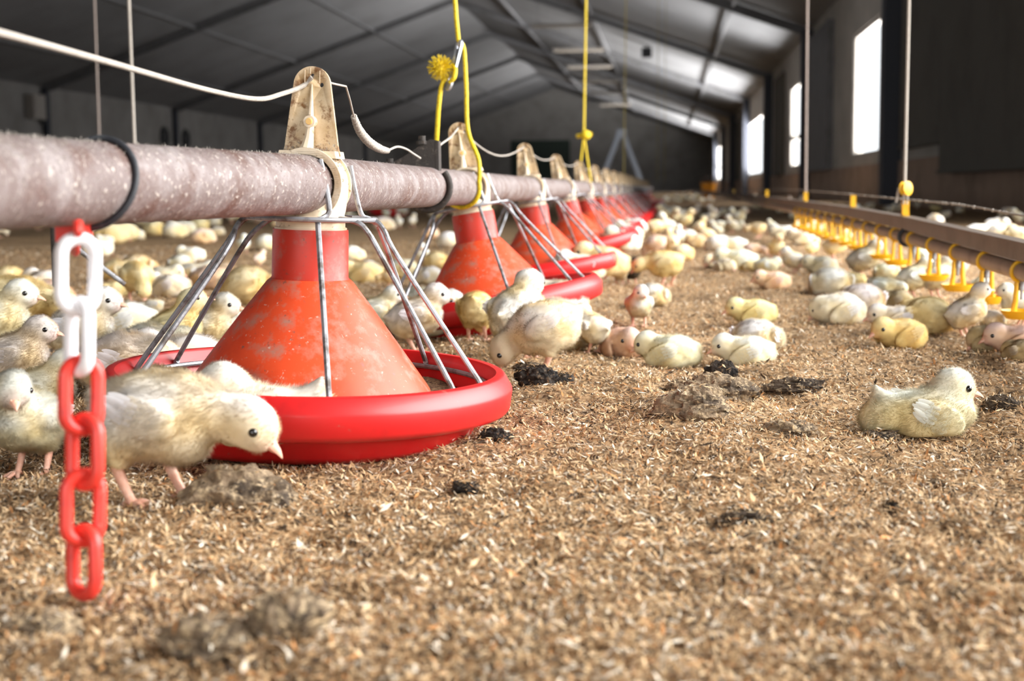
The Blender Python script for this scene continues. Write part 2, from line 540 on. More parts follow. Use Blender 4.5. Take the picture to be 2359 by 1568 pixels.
# windows
for i, (y0, y1, z0, z1) in enumerate(OPENINGS[1:]):
    mb = MB()
    x0, x1 = WALL_X + .02, WALL_X + .10
    w = .05
    mb.box((x0, y0, z0), (x1, y0 + w, z1)); mb.box((x0, y1 - w, z0), (x1, y1, z1))
    mb.box((x0, y0, z0), (x1, y1, z0 + w)); mb.box((x0, y0, z1 - w), (x1, y1, z1))
    if i in (1, 3):
        zm = z0 + (z1 - z0) * .36
        mb.box((x0, y0, zm - .04), (x1, y1, zm + .04))
    o = tag(mb.build('window_%d' % (i + 1), M['frame'], smooth=False), kind='structure')
    mb = MB()
    mb.box((WALL_X + .055, y0 + w, z0 + w), (WALL_X + .060, y1 - w, z1 - w))
    mb.build('pane', M['glass'], o, smooth=False)
# far end door, dark green
mb = MB()
mb.box((-9.6, Y_FAR - .06, 0), (-6.0, Y_FAR - .002, 3.2))
tag(mb.build('door_1', M['green'], smooth=False), kind='structure')


# ------------------------------------------------------------------ floor
MOUNDS = []
for (u, v, r, h) in ((1600, 985, .055, .014), (1650, 950, .06, .016), (1830, 915, .05, .008), (1240, 905, .04, .006), (520, 1190, .06, .008), (1140, 1040, .03, .006),
                     (640, 1540, .05, .01), (1700, 1060, .10, .012), (2300, 950, .05, .008), (1400, 1500, .08, .008), (2000, 1350, .10, .008), (1000, 1300, .08, .006)):
    p = ground(u, v)
    MOUNDS.append((p.x, p.y, r, h))


def floor_h(x, y):
    x, y = np.asarray(x, float), np.asarray(y, float)
    z = np.zeros_like(x)
    q = np.stack([x * 5.0 + 31, y * 5.0 + 47, z + 3.3], -1)
    f = (fbm(q, 3) - .5)
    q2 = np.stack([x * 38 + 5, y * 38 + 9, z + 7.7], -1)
    near = np.clip((6 - np.hypot(x, y)) / 4, 0, 1)
    h = f * .030 * np.clip(.35 + near, 0, 1) + (vnoise(q2) - .5) * .010 * near
    for (mx, my, r, a) in MOUNDS:
        h = h + a * np.exp(-((x - mx) ** 2 + (y - my) ** 2) / (2 * (r * .6) ** 2))
    return h


def fh(x, y):
    return float(floor_h(np.array([x]), np.array([y]))[0])


def graded(lo, hi, a, b, step, grow=1.10):
    mid = list(np.arange(a, b, step))
    s, x, L = step, a, []
    while x > lo:
        s *= grow; x -= s; L.append(max(x, lo))
    s, x, Rr = step, mid[-1], []
    while x < hi:
        s *= grow; x += s; Rr.append(min(x, hi))
    return np.array(L[::-1] + mid + Rr)


xs = graded(LEFT_X - .15, WALL_X + .15, -.75, .75, .010)
ys = graded(Y_NEAR - .2, Y_FAR + .2, .45, 2.1, .010, 1.05)
X, Y = np.meshgrid(xs, ys, indexing='ij')
Z = floor_h(X, Y)
V = np.stack([X, Y, Z], -1).reshape(-1, 3)
nx, ny = len(xs), len(ys)
I = (np.arange(nx - 1)[:, None] * ny + np.arange(ny - 1)[None, :]).ravel()
F = np.stack([I, I + ny, I + ny + 1, I + 1], -1)
fo = bpy.data.objects.new('floor', fast_mesh('floor', V, F, [M['litter']]))
COL.objects.link(fo)
tag(fo, kind='structure')

# ------------------------------------------------------------------ clods of caked droppings
CLOD_TOPS = []


def clod(name, u, v, size, label, m='clod', seed=0, group='clods of caked litter on the floor', rot=0., sink=.25):
    sx, sy, sz = size
    nu, nv = 34, 22
    th = np.linspace(0, np.pi, nv + 1)[:, None]
    ph = (np.arange(nu) * 2 * np.pi / nu)[None, :]
    n = np.stack([np.sin(th) * np.cos(ph), np.sin(th) * np.sin(ph), np.cos(th) + 0 * ph], -1)
    q = n * 1.6 + seed * 3.17 + 20
    r = .62 + .75 * fbm(q, 3) + .36 * (vnoise(n * 5.5 + seed + 9) - .5) + .22 * (vnoise(n * 12 + seed + 4) - .5)
    P = n * r[..., None] * np.array([sx, sy, sz])
    mb = MB()
    f = []
    for i in range(nv):
        for k in range(nu):
            l = (k + 1) % nu
            f.append((i * nu + k, (i + 1) * nu + k, (i + 1) * nu + l, i * nu + l))
    mb.add(P.reshape(-1, 3), f)
    p = ground(u, v)
    back = (_f0 * (sy * .6))
    o = mb.build(name, M[m], loc=(p.x + back.x, p.y + back.y, fh(p.x + back.x, p.y + back.y) + sz * (1 - 2 * sink) * .6))
    o.rotation_euler = (0, 0, YAW + rot)
    Q = P.reshape(-1, 3)
    Q = Q[n.reshape(-1, 3)[:, 2] > -.15]
    a = YAW + rot
    CLOD_TOPS.append(np.stack([Q[:, 0] * math.cos(a) - Q[:, 1] * math.sin(a), Q[:, 0] * math.sin(a) + Q[:, 1] * math.cos(a), Q[:, 2]], -1) * .98 + np.array(o.location))
    return tag(o, label, 'clod', group)


clod('litter_clod', 535, 1190, (.034, .022, .0165), 'large grey-brown clod at the feet of the pecking chick', seed=1)
clod('litter_clod', 1235, 908, (.019, .014, .013), 'black lumpy clod under the feet of the chick pecking at the pan rim', 'clod_dark', 2)
clod('litter_clod', 1298, 893, (.011, .010, .011), 'small upright black clod just right of the pecking chick\'s feet', 'clod_dark', 3)
clod('litter_clod', 1140, 1036, (.013, .010, .008), 'small dark clod lying beside the red rim of the front pan', 'clod_dark', 4)
clod('litter_clod', 1660, 893, (.017, .009, .016), 'jagged black clod standing up on the open floor', 'clod_dark', 5, sink=.15)
clod('litter_clod', 1600, 995, (.028, .022, .018), 'broad brown clod with dark sides on the open floor', 'clod', 6, sink=.42)
clod('litter_clod', 1575, 912, (.016, .012, .010), 'brown clod just left of the jagged black one', 'clod', 7)
clod('litter_clod', 1660, 960, (.032, .020, .016), 'tan mound of caked litter behind the broad brown clod', 'clod', 8, sink=.45)
clod('litter_clod', 1830, 920, (.026, .014, .008), 'flat dark patch of caked droppings between the mound and the sitting chick', 'clod_mid', 9)
clod('litter_clod', 1820, 1005, (.022, .016, .009), 'grey flattened clod left of the lone sitting chick', 'clod', 10)
clod('litter_clod', 2030, 995, (.016, .012, .006), 'low dark clod in front of the lone sitting chick\'s tail', 'clod_mid', 11)
clod('litter_clod', 2310, 950, (.015, .012, .009), 'dark clod beside the breast of the lone sitting chick', 'clod_mid', 12)
clod('litter_clod', 650, 1545, (.017, .014, .013), 'round blurred grey clod at the very bottom of the picture', 'clod', 13)
clod('litter_clod', 470, 1560, (.020, .014, .010), 'blurred low clod beside the round one at the bottom edge', 'clod', 14)
clod('litter_clod', 85, 1490, (.016, .013, .008), 'blurred brown clod near the bottom left corner', 'clod', 15)
clod('litter_clod', 1725, 1200, (.016, .010, .006), 'small dark clod alone on the bare front floor', 'clod_mid', 16)
clod('litter_clod', 1075, 1132, (.010, .008, .005), 'tiny dark clod on the front floor below the pan rim', 'clod_dark', 17)
clod('litter_clod', 2058, 1184, (.006, .005, .005), 'tiny black lump on the front floor below the lone sitting chick', 'clod_dark', 18)
clod('litter_clod', 1215, 858, (.014, .012, .006), 'dark crumbly clod behind the pecking chick\'s feet', 'clod_mid', 19)
clod('litter_clod', 2170, 1095, (.008, .007, .004), 'small brown lump below the breast of the lone sitting chick', 'clod', 20)


# loose wood flakes over the litter, thinning out with distance from the camera's end
N = 560000
d = np.exp(rng.uniform(math.log(.48), math.log(5.5), N))
an = rng.uniform(-.52, .52, N) + YAW
fx, fy = -np.sin(an) * d, np.cos(an) * d
ok = (fx < WALL_X - .1)
fx, fy, d = fx[ok], fy[ok], d[ok]
N = len(fx)
fz = floor_h(fx, fy) + rng.uniform(-.0008, .0042, N)
CP = np.concatenate(CLOD_TOPS)
kx = rng.integers(0, len(CP), 2600)
CPx = CP[kx] + rng.normal(0, .0008, (2600, 3))
fx, fy, fz = np.concatenate([fx, CPx[:, 0]]), np.concatenate([fy, CPx[:, 1]]), np.concatenate([fz, CPx[:, 2] + .0004])
d = np.hypot(fx, fy)
N = len(fx)
L = rng.gamma(4, .00046, N) + .0008
L *= np.clip(.85 + d * .16, 1, 1.6)
Wd = L * rng.uniform(.14, .34, N)
ya, pt = rng.uniform(0, 2 * np.pi, N), rng.normal(0, .46, N)
ax = np.stack([np.cos(ya) * np.cos(pt), np.sin(ya) * np.cos(pt), np.sin(pt)], -1)
sd = np.stack([-np.sin(ya), np.cos(ya), rng.normal(0, .35, N)], -1)
sd /= np.linalg.norm(sd, axis=1)[:, None]
c = np.stack([fx, fy, fz], -1)
Vf = np.stack([c - ax * L[:, None], c - sd * Wd[:, None] * .8, c + ax * L[:, None], c + sd * Wd[:, None]], 1).reshape(-1, 3)
Ff = np.arange(N * 4).reshape(N, 4)
pal = np.array([(.76, .56, .34), (.58, .385, .205), (.38, .225, .11), (.060, .042, .030), (.90, .81, .66), (.58, .28, .11)])
ci = rng.choice(6, N, p=[.25, .24, .17, .17, .11, .06])
cf = np.repeat(pal[ci] * rng.uniform(.75, 1.2, (N, 1)), 4, 0)
me = fast_mesh('wood_flakes', Vf, Ff, [M['flake']], cf)
me.polygons.foreach_set('use_smooth', np.zeros(len(me.polygons), dtype=bool))
fl = bpy.data.objects.new('wood_flakes', me)
COL.objects.link(fl)
tag(fl, 'loose brown and tan wood flakes strewn over the house floor', 'litter', kind='stuff')



# ------------------------------------------------------------------ feeder line
def boolean_cut(mesh_obj, cutters):
    for c in cutters:
        m = mesh_obj.modifiers.new('cut', 'BOOLEAN')
        m.operation = 'DIFFERENCE'; m.solver = 'EXACT'; m.object = c
    dg = bpy.context.evaluated_depsgraph_get()
    me = bpy.data.meshes.new_from_object(mesh_obj.evaluated_get(dg))
    mesh_obj.modifiers.clear()
    old = mesh_obj.data
    mesh_obj.data = me
    bpy.data.meshes.remove(old)
    for c in cutters: bpy.data.objects.remove(c)


def strands(P, Nn, length, width, n, jitter=.5, seed=3):
    """little tapering fibres on points: arrays of triangles"""
    g = np.random.default_rng(seed)
    k = g.integers(0, len(P), n)
    p, nn = P[k], Nn[k] + g.normal(0, jitter, (n, 3))
    nn /= np.linalg.norm(nn, axis=1)[:, None]
    s = np.cross(nn, g.normal(0, 1, (n, 3)))
    s /= np.linalg.norm(s, axis=1)[:, None] + 1e-9
    l = length * g.uniform(.4, 1.2, (n, 1))
    V = np.stack([p - s * width, p + s * width, p + nn * l], 1).reshape(-1, 3)
    return V, np.arange(3 * n).reshape(n, 3)


Z0 = -0.2035           # floor level seen from the pipe's axis


def make_feeder():
    root = empty('feeder', (0, 0, 0))
    # red pan
    prof = [(0.0005, .003), (.126, .002), (.134, .008), (.139, .020), (.153, .0225), (.1615, .0255), (.1640, .0290), (.1655, .0430), (.1648, .0455),
            (.1590, .0550), (.1570, .0562), (.1520, .0560), (.1500, .0540), (.1465, .036), (.138, .020), (.126, .0105), (.0005, .0085)]
    MB().lathe([(r, z + Z0) for r, z in prof], 96).build('pan', M['red'], root, angle=38)
    # ring of wire lying inside the rim
    pts = [(math.cos(a) * .1445, math.sin(a) * .1445, Z0 + .0445) for a in np.linspace(0, 2 * math.pi, 64, endpoint=False)]
    MB().tube(pts, .0022, 8, True).build('rim_wire', M['wire'], root)
    # feed
    nr, na = 12, 60
    v, f = [], []
    for i in range(nr + 1):
        for k in range(na):
            r, a = .085 + (.139 - .085) * i / nr, 2 * math.pi * k / na
            z = .0335 + .007 * (vnoise(np.array([r * 60, math.cos(a) * 5 + 9, math.sin(a) * 5 + 9])) - .5) + .006 * (1 - i / nr)
            v.append((r * math.cos(a), r * math.sin(a), Z0 + z))
    for i in range(nr):
        for k in range(na):
            l = (k + 1) % na
            f.append((i * na + k, (i + 1) * na + k, (i + 1) * na + l, i * na + l))
    tag(MB().add(v, f).build('feed', M['feed'], root), kind='stuff')
    # cone and neck
    cone = [(.0318, .1285), (.0345, .1262), (.052, .1035), (.075, .0725), (.0965, .043), (.109, .023), (.112, .016), (.110, .016)]
    MB().lathe([(r, z + Z0) for r, z in cone], 72).build('cone', M['orange'], root, angle=50)
    neck = [(.0275, .168), (.0300, .1680), (.0303, .164), (.0306, .1300), (.0318, .1283), (.029, .1283)]
    MB().lathe([(r, z + Z0) for r, z in neck], 56).build('neck', M['orange_neck'], root, angle=35)
    # collar
    col = [(.022, .1845), (.0265, .184), (.0268, .179), (.0292, .1785), (.0292, .1745), (.0275, .174), (.0275, .170), (.0288, .1695), (.0288, .1665), (.02, .1665)]
    MB().lathe([(r, z + Z0) for r, z in col], 48).build('collar', M['cream_clean'], root, angle=30)
    # clamp round the pipe
    mb = MB()
    n = 40
    for (ra, rb, ya, yb) in ((.0236, .0268, -.0185, .0185), (.0236, .0290, -.0185, -.0150), (.0236, .0290, .0150, .0185)):
        v, f = [], []
        for (r, yy) in ((rb, ya), (rb, yb), (ra, yb), (ra, ya)):
            v += [(r * math.cos(2 * math.pi * k / n), yy, r * math.sin(2 * math.pi * k / n)) for k in range(n)]
        for q in range(4):
            for k in range(n):
                f.append((q * n + k, ((q + 1) % 4) * n + k, ((q + 1) % 4) * n + (k + 1) % n, q * n + (k + 1) % n))
        mb.add(v, f)
    sk = MB().lathe([(.0300, .0005), (.0296, -.010), (.0280, -.020), (.0262, -.0260), (.0258, -.0300)], 44)
    for q in sk.v: q[:, 1] *= .66 + .34 * np.clip((-q[:, 2] - .012) / .016, 0, 1)
    mb.add(np.concatenate(sk.v), sk.f)
    cl = mb.build('clamp', M['cream_clean'], root, angle=30)
    # dust caked on the clamp
    g = np.random.default_rng(11)
    a = g.normal(math.pi / 2, .55, 600)
    P = np.stack([.0272 * np.cos(a), g.uniform(-.018, .018, 600), .0272 * np.sin(a)], -1)
    Nn = np.stack([np.cos(a), np.zeros(600), np.sin(a)], -1)
    # hanger plate with its three holes
    hw0, hw1, zb, zt = .0235, .0150, .0230, .0780
    out = [(-hw0 * 1.02, zb), (hw0 * 1.02, zb), (hw0 * .93, zb + .006)]
    out += [(hw1 * math.cos(t), zt + hw1 * math.sin(t)) for t in np.linspace(0.06, math.pi - 0.06, 16)]
    out += [(-hw0 * .93, zb + .006)]
    pl = MB().prism(out, .0034, ((0, 0, 0), (1, 0, 0), (0, 0, 1))).build('hanger_plate', M['cream'], root, angle=30)
    cut = []
    for (hx, hz) in ((0.0, .0855), (-.0072, .0785), (.0076, .0785)):
        pts = [(hx, -.01, hz), (hx, .01, hz)]
        cut.append(MB().tube(pts, .0019, 14).build('cutter', M['hole']))
    boolean_cut(pl, cut)
    mb = MB()
    mb.tube([(0, -.0017, .079), (0, -.0026, .066), (0, -.0045, .052)], [.0006, .0016, .0026], 10)
    mb.tube([(0, -.0050, .047), (-.0006, -.0070, .036), (-.0012, -.011, .027)], [.0030, .0040, .0055], 10)
    mb.tube([(0, .0, .0495), (0, -.0095, .0495)], [.0050, .0046], 20)
    mb.tube([(-.0058, -.0017, .0900), (-.0058, -.0017, .080)], .0004, 6)
    mb.tube([(-.0014, -.0017, .0918), (-.0014, -.0017, .087)], .0004, 6)
    mb.tube([(.0062, -.0017, .0896), (.0062, -.0017, .080)], .0004, 6)
    # flaring foot of the plate
    mb.prism([(-hw0, .021), (hw0, .021), (hw0 * .95, .0265), (-hw0 * .95, .0265)], .030, ((0, 0, 0), (1, 0, 0), (0, 0, 1)))
    mb.build('rib', M['cream_clean'], pl, angle=35)
    MB().tube([(0, -.0094, .0495), (0, -.0108, .0495)], [.0028, .0024], 14).build('bolt', M['amber'], pl)
    P2 = np.concatenate([P, np.stack([g.uniform(-.023, .023, 260), np.full(260, -.003), .023 + g.exponential(.004, 260)], -1)])
    N2 = np.concatenate([Nn, np.tile([0, -1.0, .3], (260, 1))])
    Vd, Fd = strands(P2, N2, .0035, .00028, 1500)
    du = fast_mesh('dust', Vd, Fd, [M['white_rope']])
    do = bpy.data.objects.new('dust', du); COL.objects.link(do); do.parent = root
    tag(do, kind='stuff')
    # wire grille: a ring at the neck and the spokes that run out to the rim
    zr = -.0265
    pts = [(math.cos(a) * .052, math.sin(a) * .052, zr) for a in np.linspace(0, 2 * math.pi, 40, endpoint=False)]
    MB().tube(pts, .0020, 8, True).build('top_ring', M['wire'], root)

    def spoke(path):
        MB().tube(spline(path, 5), .0022, 8).build('spoke', M['wire'], root)

    def pol(a, r, z):
        a = R(a) + YAW
        return (math.cos(a) * r, math.sin(a) * r, z)
    for a, at in ((-33, -40), (-14, -8), (100, 100), (149, 130), (172, 168), (-145, -160)):
        spoke([pol(at, .034, zr + .0005), pol(at, .052, zr - .001), pol((a + at) / 2, .061, zr - .008), pol(a, .075, zr - .030), pol(a, .1415, Z0 + .056), pol(a, .1450, Z0 + .0485)])
    # the two wires that climb over the clamp
    spoke([(.0130, -.0235, .0195), (.0175, -.0265, .004), (.0225, -.0300, -.019), (.0185, -.0350, zr + .001), (.0175, -.044, zr - .001), (.0200, -.052, zr - .012), pol(-76, .1415, Z0 + .056), pol(-76, .1450, Z0 + .0485)])
    spoke([(.0270, .0190, .0160), (.0305, .0200, -.002), (.0360, .0215, -.0225), (.0420, .0240, zr), (.0475, .0270, zr - .004), (.0530, .0320, zr - .018), pol(53, .1415, Z0 + .056), pol(53, .1450, Z0 + .0485)])
    return root


def copy_thing(o, skip=(), keep=None, parent=None):
    c = o.copy()
    COL.objects.link(c)
    if parent: c.parent = parent
    for ch in list(o.children):
        stem_ = ch.name.split('.')[0]
        if stem_ in skip or (keep is not None and parent is None and stem_ not in keep): continue
        copy_thing(ch, skip, keep, c)
    return c


FD1 = unproj(717, 425, 1.11)
FD2 = unproj(1079, 433, 1.965)
LINE = FD2 - FD1
TILT = [2.2, -9, -8, -14, -12, -10, -8, -9, -7, -8, -6, -8, -7, -6, -8, -7, -6, -7, -6]
FEEDER_LABELS = [
    'large red feeder pan with orange cone nearest the camera, wires over it', 'second red feeder pan from the front, tilted, beside the yellow rope',
    'third red feeder pan from the front, half hidden behind the second', 'fourth red feeder pan from the front, tilted up with its rim bright',
    'fifth red feeder pan from the front, under the yellow cord with a knot', 'sixth red feeder pan from the front, blurred under the pipe',
    'seventh red feeder pan from the front, blurred under the pipe', 'eighth red feeder pan from the front, small and blurred',
    'ninth red feeder pan from the front, small and blurred']


def line_at(k):
    """k-th feeder along the pipe: the line runs straight from the second one on"""
    p = FD1 + LINE * k
    p.z = FD1.z + (FD2.z - FD1.z) * min(k, 1.5)
    return p


feeder0 = make_feeder()
feeders = []
for k, t in enumerate(TILT):
    if k == 0: o = feeder0
    elif k < 7: o = copy_thing(feeder0, skip=('dust',) if k > 2 else ())
    else: o = copy_thing(feeder0, keep=('pan', 'cone', 'neck', 'collar', 'clamp', 'hanger_plate', 'spoke', 'top_ring') if k < 10 else ('pan', 'cone', 'neck', 'hanger_plate'))
    o.location = line_at(k)
    o.rotation_euler = (0, R(t), -math.atan2(LINE.x, LINE.y))
    tag(o, FEEDER_LABELS[k] if k < 9 else 'tiny blurred red feeder far down the long feeder pipe', 'feeder', 'feeders along the pipe' if k < 9 else 'tiny feeders at the far end of the pipe')
    feeders.append(o)

# the pipe that carries them
pts = [unproj(-330, 416, .50), unproj(-150, 417, .585), unproj(0, 419, .675), unproj(300, 422, .82)]
pts = spline(pts + [FD1], 6) + [FD1 + LINE * .5] + [line_at(k) for k in range(1, 22)]
pp = empty('feeder_pipe', pts[0])
tag(pp, 'long dusty grey steel pipe carrying the row of red feeders', 'pipe')
MB().tube([p - pts[0] for p in pts], .0233, 40).build('tube', M['pipe'], pp)
# lint on it
g = np.random.default_rng(5)
kk = g.integers(2, len(pts) - 20, 9000)
tt = g.random(9000)
PA = np.array([list(p - pts[0]) for p in pts])
base = PA[kk] * (1 - tt[:, None]) + PA[kk + 1] * tt[:, None]
T = PA[kk + 1] - PA[kk]; T /= np.linalg.norm(T, axis=1)[:, None]
S = np.stack([T[:, 1], -T[:, 0], 0 * tt], -1); S /= np.linalg.norm(S, axis=1)[:, None]
U = np.cross(S, T)
a = g.normal(math.pi / 2, .9, 9000)
Nn = S * np.cos(a)[:, None] + U * np.sin(a)[:, None]
Vd, Fd = strands(base + Nn * .0232, Nn * .6 + g.normal(0, .6, (9000, 3)), .0022, .00022, 6000)
lint = bpy.data.objects.new('lint', fast_mesh('lint', Vd, Fd, [M['white_rope']]))
COL.objects.link(lint); lint.parent = pp
tag(lint, kind='stuff')


def pipe_frame(u):
    """centre and axes of the pipe where it crosses the image column u"""
    best = None
    for i in range(len(pts) - 1):
        for t in np.linspace(0, 1, 60):
            p = pts[i].lerp(pts[i + 1], t)
            q = p - CLOC
            d = q.dot(FWD)
            if d <= 0: continue
            uu = W_PX / 2 + q.dot(CR) / d * FPX
            if best is None or abs(uu - u) < best[0]: best = (abs(uu - u), p, (pts[i + 1] - pts[i]).normalized(), d)
    _, p, t, d = best
    s = t.cross(Vector((0, 0, 1))).normalized()
    return p, s, s.cross(t), t, d


def ring_round(u, r, wr, lean=0.0, a0=0, a1=360, n=40):
    p, s, up, t, d = pipe_frame(u)
    out = []
    full = abs(a1 - a0) >= 360
    for k in range(n if full else n + 1):
        an = R(a0 + (a1 - a0) * k / n)
        out.append(p + s * (r * math.cos(an)) + up * (r * math.sin(an)) + t * (lean * math.sin(an)))
    return MB().tube(out, wr, 10, full)


tag(ring_round(216, .0252, .0019, .010).build('cable_loop', M['black_wire']), 'black cable looped once round the grey pipe above the plastic chain', 'cable')

# iron bracket on the pipe
p, s, up, t, d = pipe_frame(985)
br = empty('pipe_bracket', p)
tag(br, 'dark rusty iron bracket bolted round the pipe left of the yellow rope', 'bracket')
mb = MB()
out = [(-.050, .0205), (.0135, .0180), (.0135, .0540), (.004, .056), (-.006, .050), (-.028, .036), (-.050, .0255)]
mb.prism(out, .0034, ((0, 0, 0), s, up))
mb.prism([(.010, -.004), (.0135, -.004), (.0135, .054), (.010, .054)], .020, (t * .008, s, up))
mb.build('plate', M['dark_metal'], br, angle=30)
bb = MB()
for (bx, bz, h) in ((-.006, .050, .010), (-.0450, .026, .008)):
    o_ = s * bx + up * bz
    bb.tube([o_, o_ + up * .004], .0068, 6); bb.tube([o_ + up * .004, o_ + up * h], .0042, 10)
    b = bb.build('bolt', M['dark_metal'], br, angle=30); bb = MB()
mb = MB()
arc = [s * (.0268 * math.cos(R(x))) + up * (.0268 * math.sin(R(x))) - t * .004 for x in np.linspace(-175, 40, 40)]
mb.tube(arc, .0040, 10)
mb.build('u_bolt', M['dark_metal'], br)

# cord over the hangers
cord = empty('anti_roost_cord', unproj(0, 75, .66))
tag(cord, 'dusty white cord strung from hanger to hanger above the feeder pipe', 'cord')
c0 = Vector(cord.location)


def P_(*a): return unproj(*a) - c0


def hang_top(k, dz=.0855, dx=0.0):
    return feeders[k].matrix_basis @ Vector((dx, 0, dz)) - c0


h1, h2 = hang_top(0), hang_top(1)
path = spline([P_(-260, 10, .50), P_(0, 75, .66), P_(250, 143, .82), P_(470, 205, .99), P_(590, 228, 1.05), P_(650, 216, 1.08), P_(700, 197, 1.10), h1 + Vector((0, -.002, -.001))], 7)
MB().tube(path, .0019, 8).build('cord_run', M['white_rope'], cord)
path = [h1 + Vector((0, .004, 0)), P_(765, 192, 1.125), P_(797, 199, 1.15), P_(806, 230, 1.18), P_(815, 268, 1.22)]
MB().tube(path, .0009, 8).build('cord_run', M['white_rope'], cord)
ctrl = spline([P_(815, 268, 1.22), P_(828, 300, 1.25), P_(850, 327, 1.29), P_(876, 343, 1.34), P_(893, 347, 1.37)], 22)
rad = [.0022 + .0016 * math.sin(math.pi * i / len(ctrl)) + .0008 * math.sin(i * 1.7) for i in range(len(ctrl))]
tag(MB().tube(ctrl, rad, 10).build('wrapped_splice', M['white_rope'], cord), 'thick part where the cord is wound round itself')
path = spline([P_(893, 347, 1.37), P_(915, 338, 1.45), P_(935, 343, 1.52), P_(952, 354, 1.58), P_(968, 364, 1.62)], 6)
MB().tube(path, .0012, 8).build('cord_run', M['white_rope'], cord)
path = spline([P_(1000, 357, 1.64), P_(1014, 334, 1.74), P_(1038, 316, 1.88), h2], 6)
MB().tube(path, .0013, 8).build('cord_run', M['white_rope'], cord)
for k in range(1, 8):
    a, b = hang_top(k), hang_top(k + 1)
    path = [a.lerp(b, t_) + Vector((0, 0, -.028 * math.sin(math.pi * t_) if k == 1 else -.016 * math.sin(math.pi * t_))) for t_ in np.linspace(0, 1, 12)]
    MB().tube(path, .0013, 6).build('cord_run', M['white_rope'], cord)

# ------------------------------------------------------------------ plastic chain hanging from the pipe
DC = .660
chain = empty('plastic_chain', unproj(190, 1385, DC))
tag(chain, 'red and white plastic chain hanging down in front of the pecking chick', 'chain')
cc = Vector(chain.location)
LU = [(180, 533, 730, 28, 'white_link'), (183, 680, 870, -42, 'white_link'), (188, 815, 1006, 34, 'red_link'), (196, 948, 1132, -24, 'red_link'), (192, 1076, 1262, 30, 'red_link'), (194, 1204, 1385, -32, 'red_link')]
for (u, v0, v1, ang, mt) in LU:
    a, b = unproj(u, v0, DC) - cc, unproj(u - 1, v1, DC) - cc
    wr = .0033
    half = (a - b).length / 2 - wr
    w = .0078
    mid = (a + b) / 2
    axz = (a - b).normalized()
    axx = (CR * math.cos(R(ang)) + FWD * math.sin(R(ang))).normalized()
    loop = []
    for k in range(14): t_ = math.pi * k / 13; loop.append(mid + axx * (w * math.cos(t_)) + axz * (half - w + w * math.sin(t_)))
    for k in range(14): t_ = math.pi + math.pi * k / 13; loop.append(mid + axx * (w * math.cos(t_)) + axz * (-(half - w) + w * math.sin(t_)))
    tag(MB().tube(loop, wr, 14, True).build('link', M[mt], chain), 'white chain link' if mt == 'white_link' else 'red chain link')
# red clip under the pipe that carries the chain
p, s, up, t, d = pipe_frame(182)
top = unproj(180, 533, DC) - cc
mb = MB()
q = p - cc - up * .0200 - s * .004
mb.bar(q, q - up * .012, .014, .016)
mb.tube(spline([q - up * .010, q - up * .018, (q + top) / 2 - up * .004, top - up * .001, top + up * .004], 6), .0024, 8)
mb.build('clip', M['red_link'], chain, angle=30)

# dark stand post behind the chain, with its brace
gp = ground(140, 815)
st = empty('support_post', (gp.x, gp.y, fh(gp.x, gp.y)))
tag(st, 'thin dark metal post standing behind the white links of the chain', 'post')
MB().tube([(0, 0, -.004), (0, 0, .235)], .0062, 12).build('post_tube', M['dark_metal'], st)
MB().lathe([(.0005, .004), (.022, .004), (.022, -.003)], 20).build('foot_plate', M['dark_metal'], st)
b0 = unproj(142, 546, (gp - CLOC).dot(FWD)) - Vector(st.location)
b1 = unproj(288, 655, (gp - CLOC).dot(FWD) + .02) - Vector(st.location)
MB().tube([b0, b1], .0032, 10).build('brace', M['wire'], st)

# ------------------------------------------------------------------ ropes and cords to the roof
yr = empty('yellow_rope', unproj(1045, 470, 1.86))
tag(yr, 'thick yellow rope hanging from the roof, looped under the feeder pipe', 'rope')
c1 = Vector(yr.location)


def Q_(*a): return unproj(*a) - c1


p, s, up, t, d = pipe_frame(1062)
DR = d
ringr = .0268
tp = Q_(1048, 0, DR)
roof = Vector((tp.x + .01, tp.y, roof_z(tp.x + c1.x) - c1.z))
MB().tube([roof, tp, Q_(1051, 45, DR), Q_(1056, 92, DR), Q_(1062, 102, DR)], .0032, 10).build('rope_run', M['yellow_rope'], yr)
arc = [(p - c1) + s * (ringr * math.cos(R(x))) + up * (ringr * math.sin(R(x))) - t * .012 * math.cos(R(x)) for x in np.linspace(15, -215, 36)]
path = spline([Q_(1060, 96, DR), Q_(1069, 116, DR), Q_(1074, 200, DR), Q_(1078, 300, DR), arc[0] + up * .03, arc[0]], 6)[:-1] + arc[:-4]
MB().tube(path, .0030, 10).build('rope_run', M['yellow_rope'], yr)
arc2 = [(p - c1) + s * (ringr * math.cos(R(x))) + up * (ringr * math.sin(R(x))) - t * .012 * math.cos(R(x)) for x in np.linspace(200, 120, 8)]
path = arc2 + spline([Q_(1003, 384, DR + .02), Q_(1006, 320, DR + .01), Q_(1011, 240, DR), Q_(1020, 196, DR), Q_(1034, 172, DR)], 5)
path = spline([(p - c1) - s * .030 - up * .004, Q_(1003, 384, DR + .02), Q_(1006, 320, DR + .01), Q_(1011, 240, DR), Q_(1018, 196, DR), Q_(1030, 176, DR)], 6)
MB().tube(path, .0032, 10).build('rope_run', M['yellow_rope'], yr)
path = spline([Q_(1036, 190, DR - .008), Q_(1046, 178, DR - .012), Q_(1049, 160, DR - .010), Q_(1044, 150, DR - .004)], 6)
MB().tube(path, .0032, 10).build('rope_run', M['yellow_rope'], yr)
kc = Q_(1014, 156, DR - .006)
g = np.random.default_rng(3)
mb = MB().ball(kc, (.007, .007, .009))
for i in range(260):
    a = Vector(g.normal(0, 1, 3)).normalized()
    b = (a + Vector(g.normal(0, .8, 3))).normalized()
    mb.tube(spline([kc + a * .004, kc + a * .009 + b * .003, kc + a * .010 + b * .009], 4), .00038, 4)
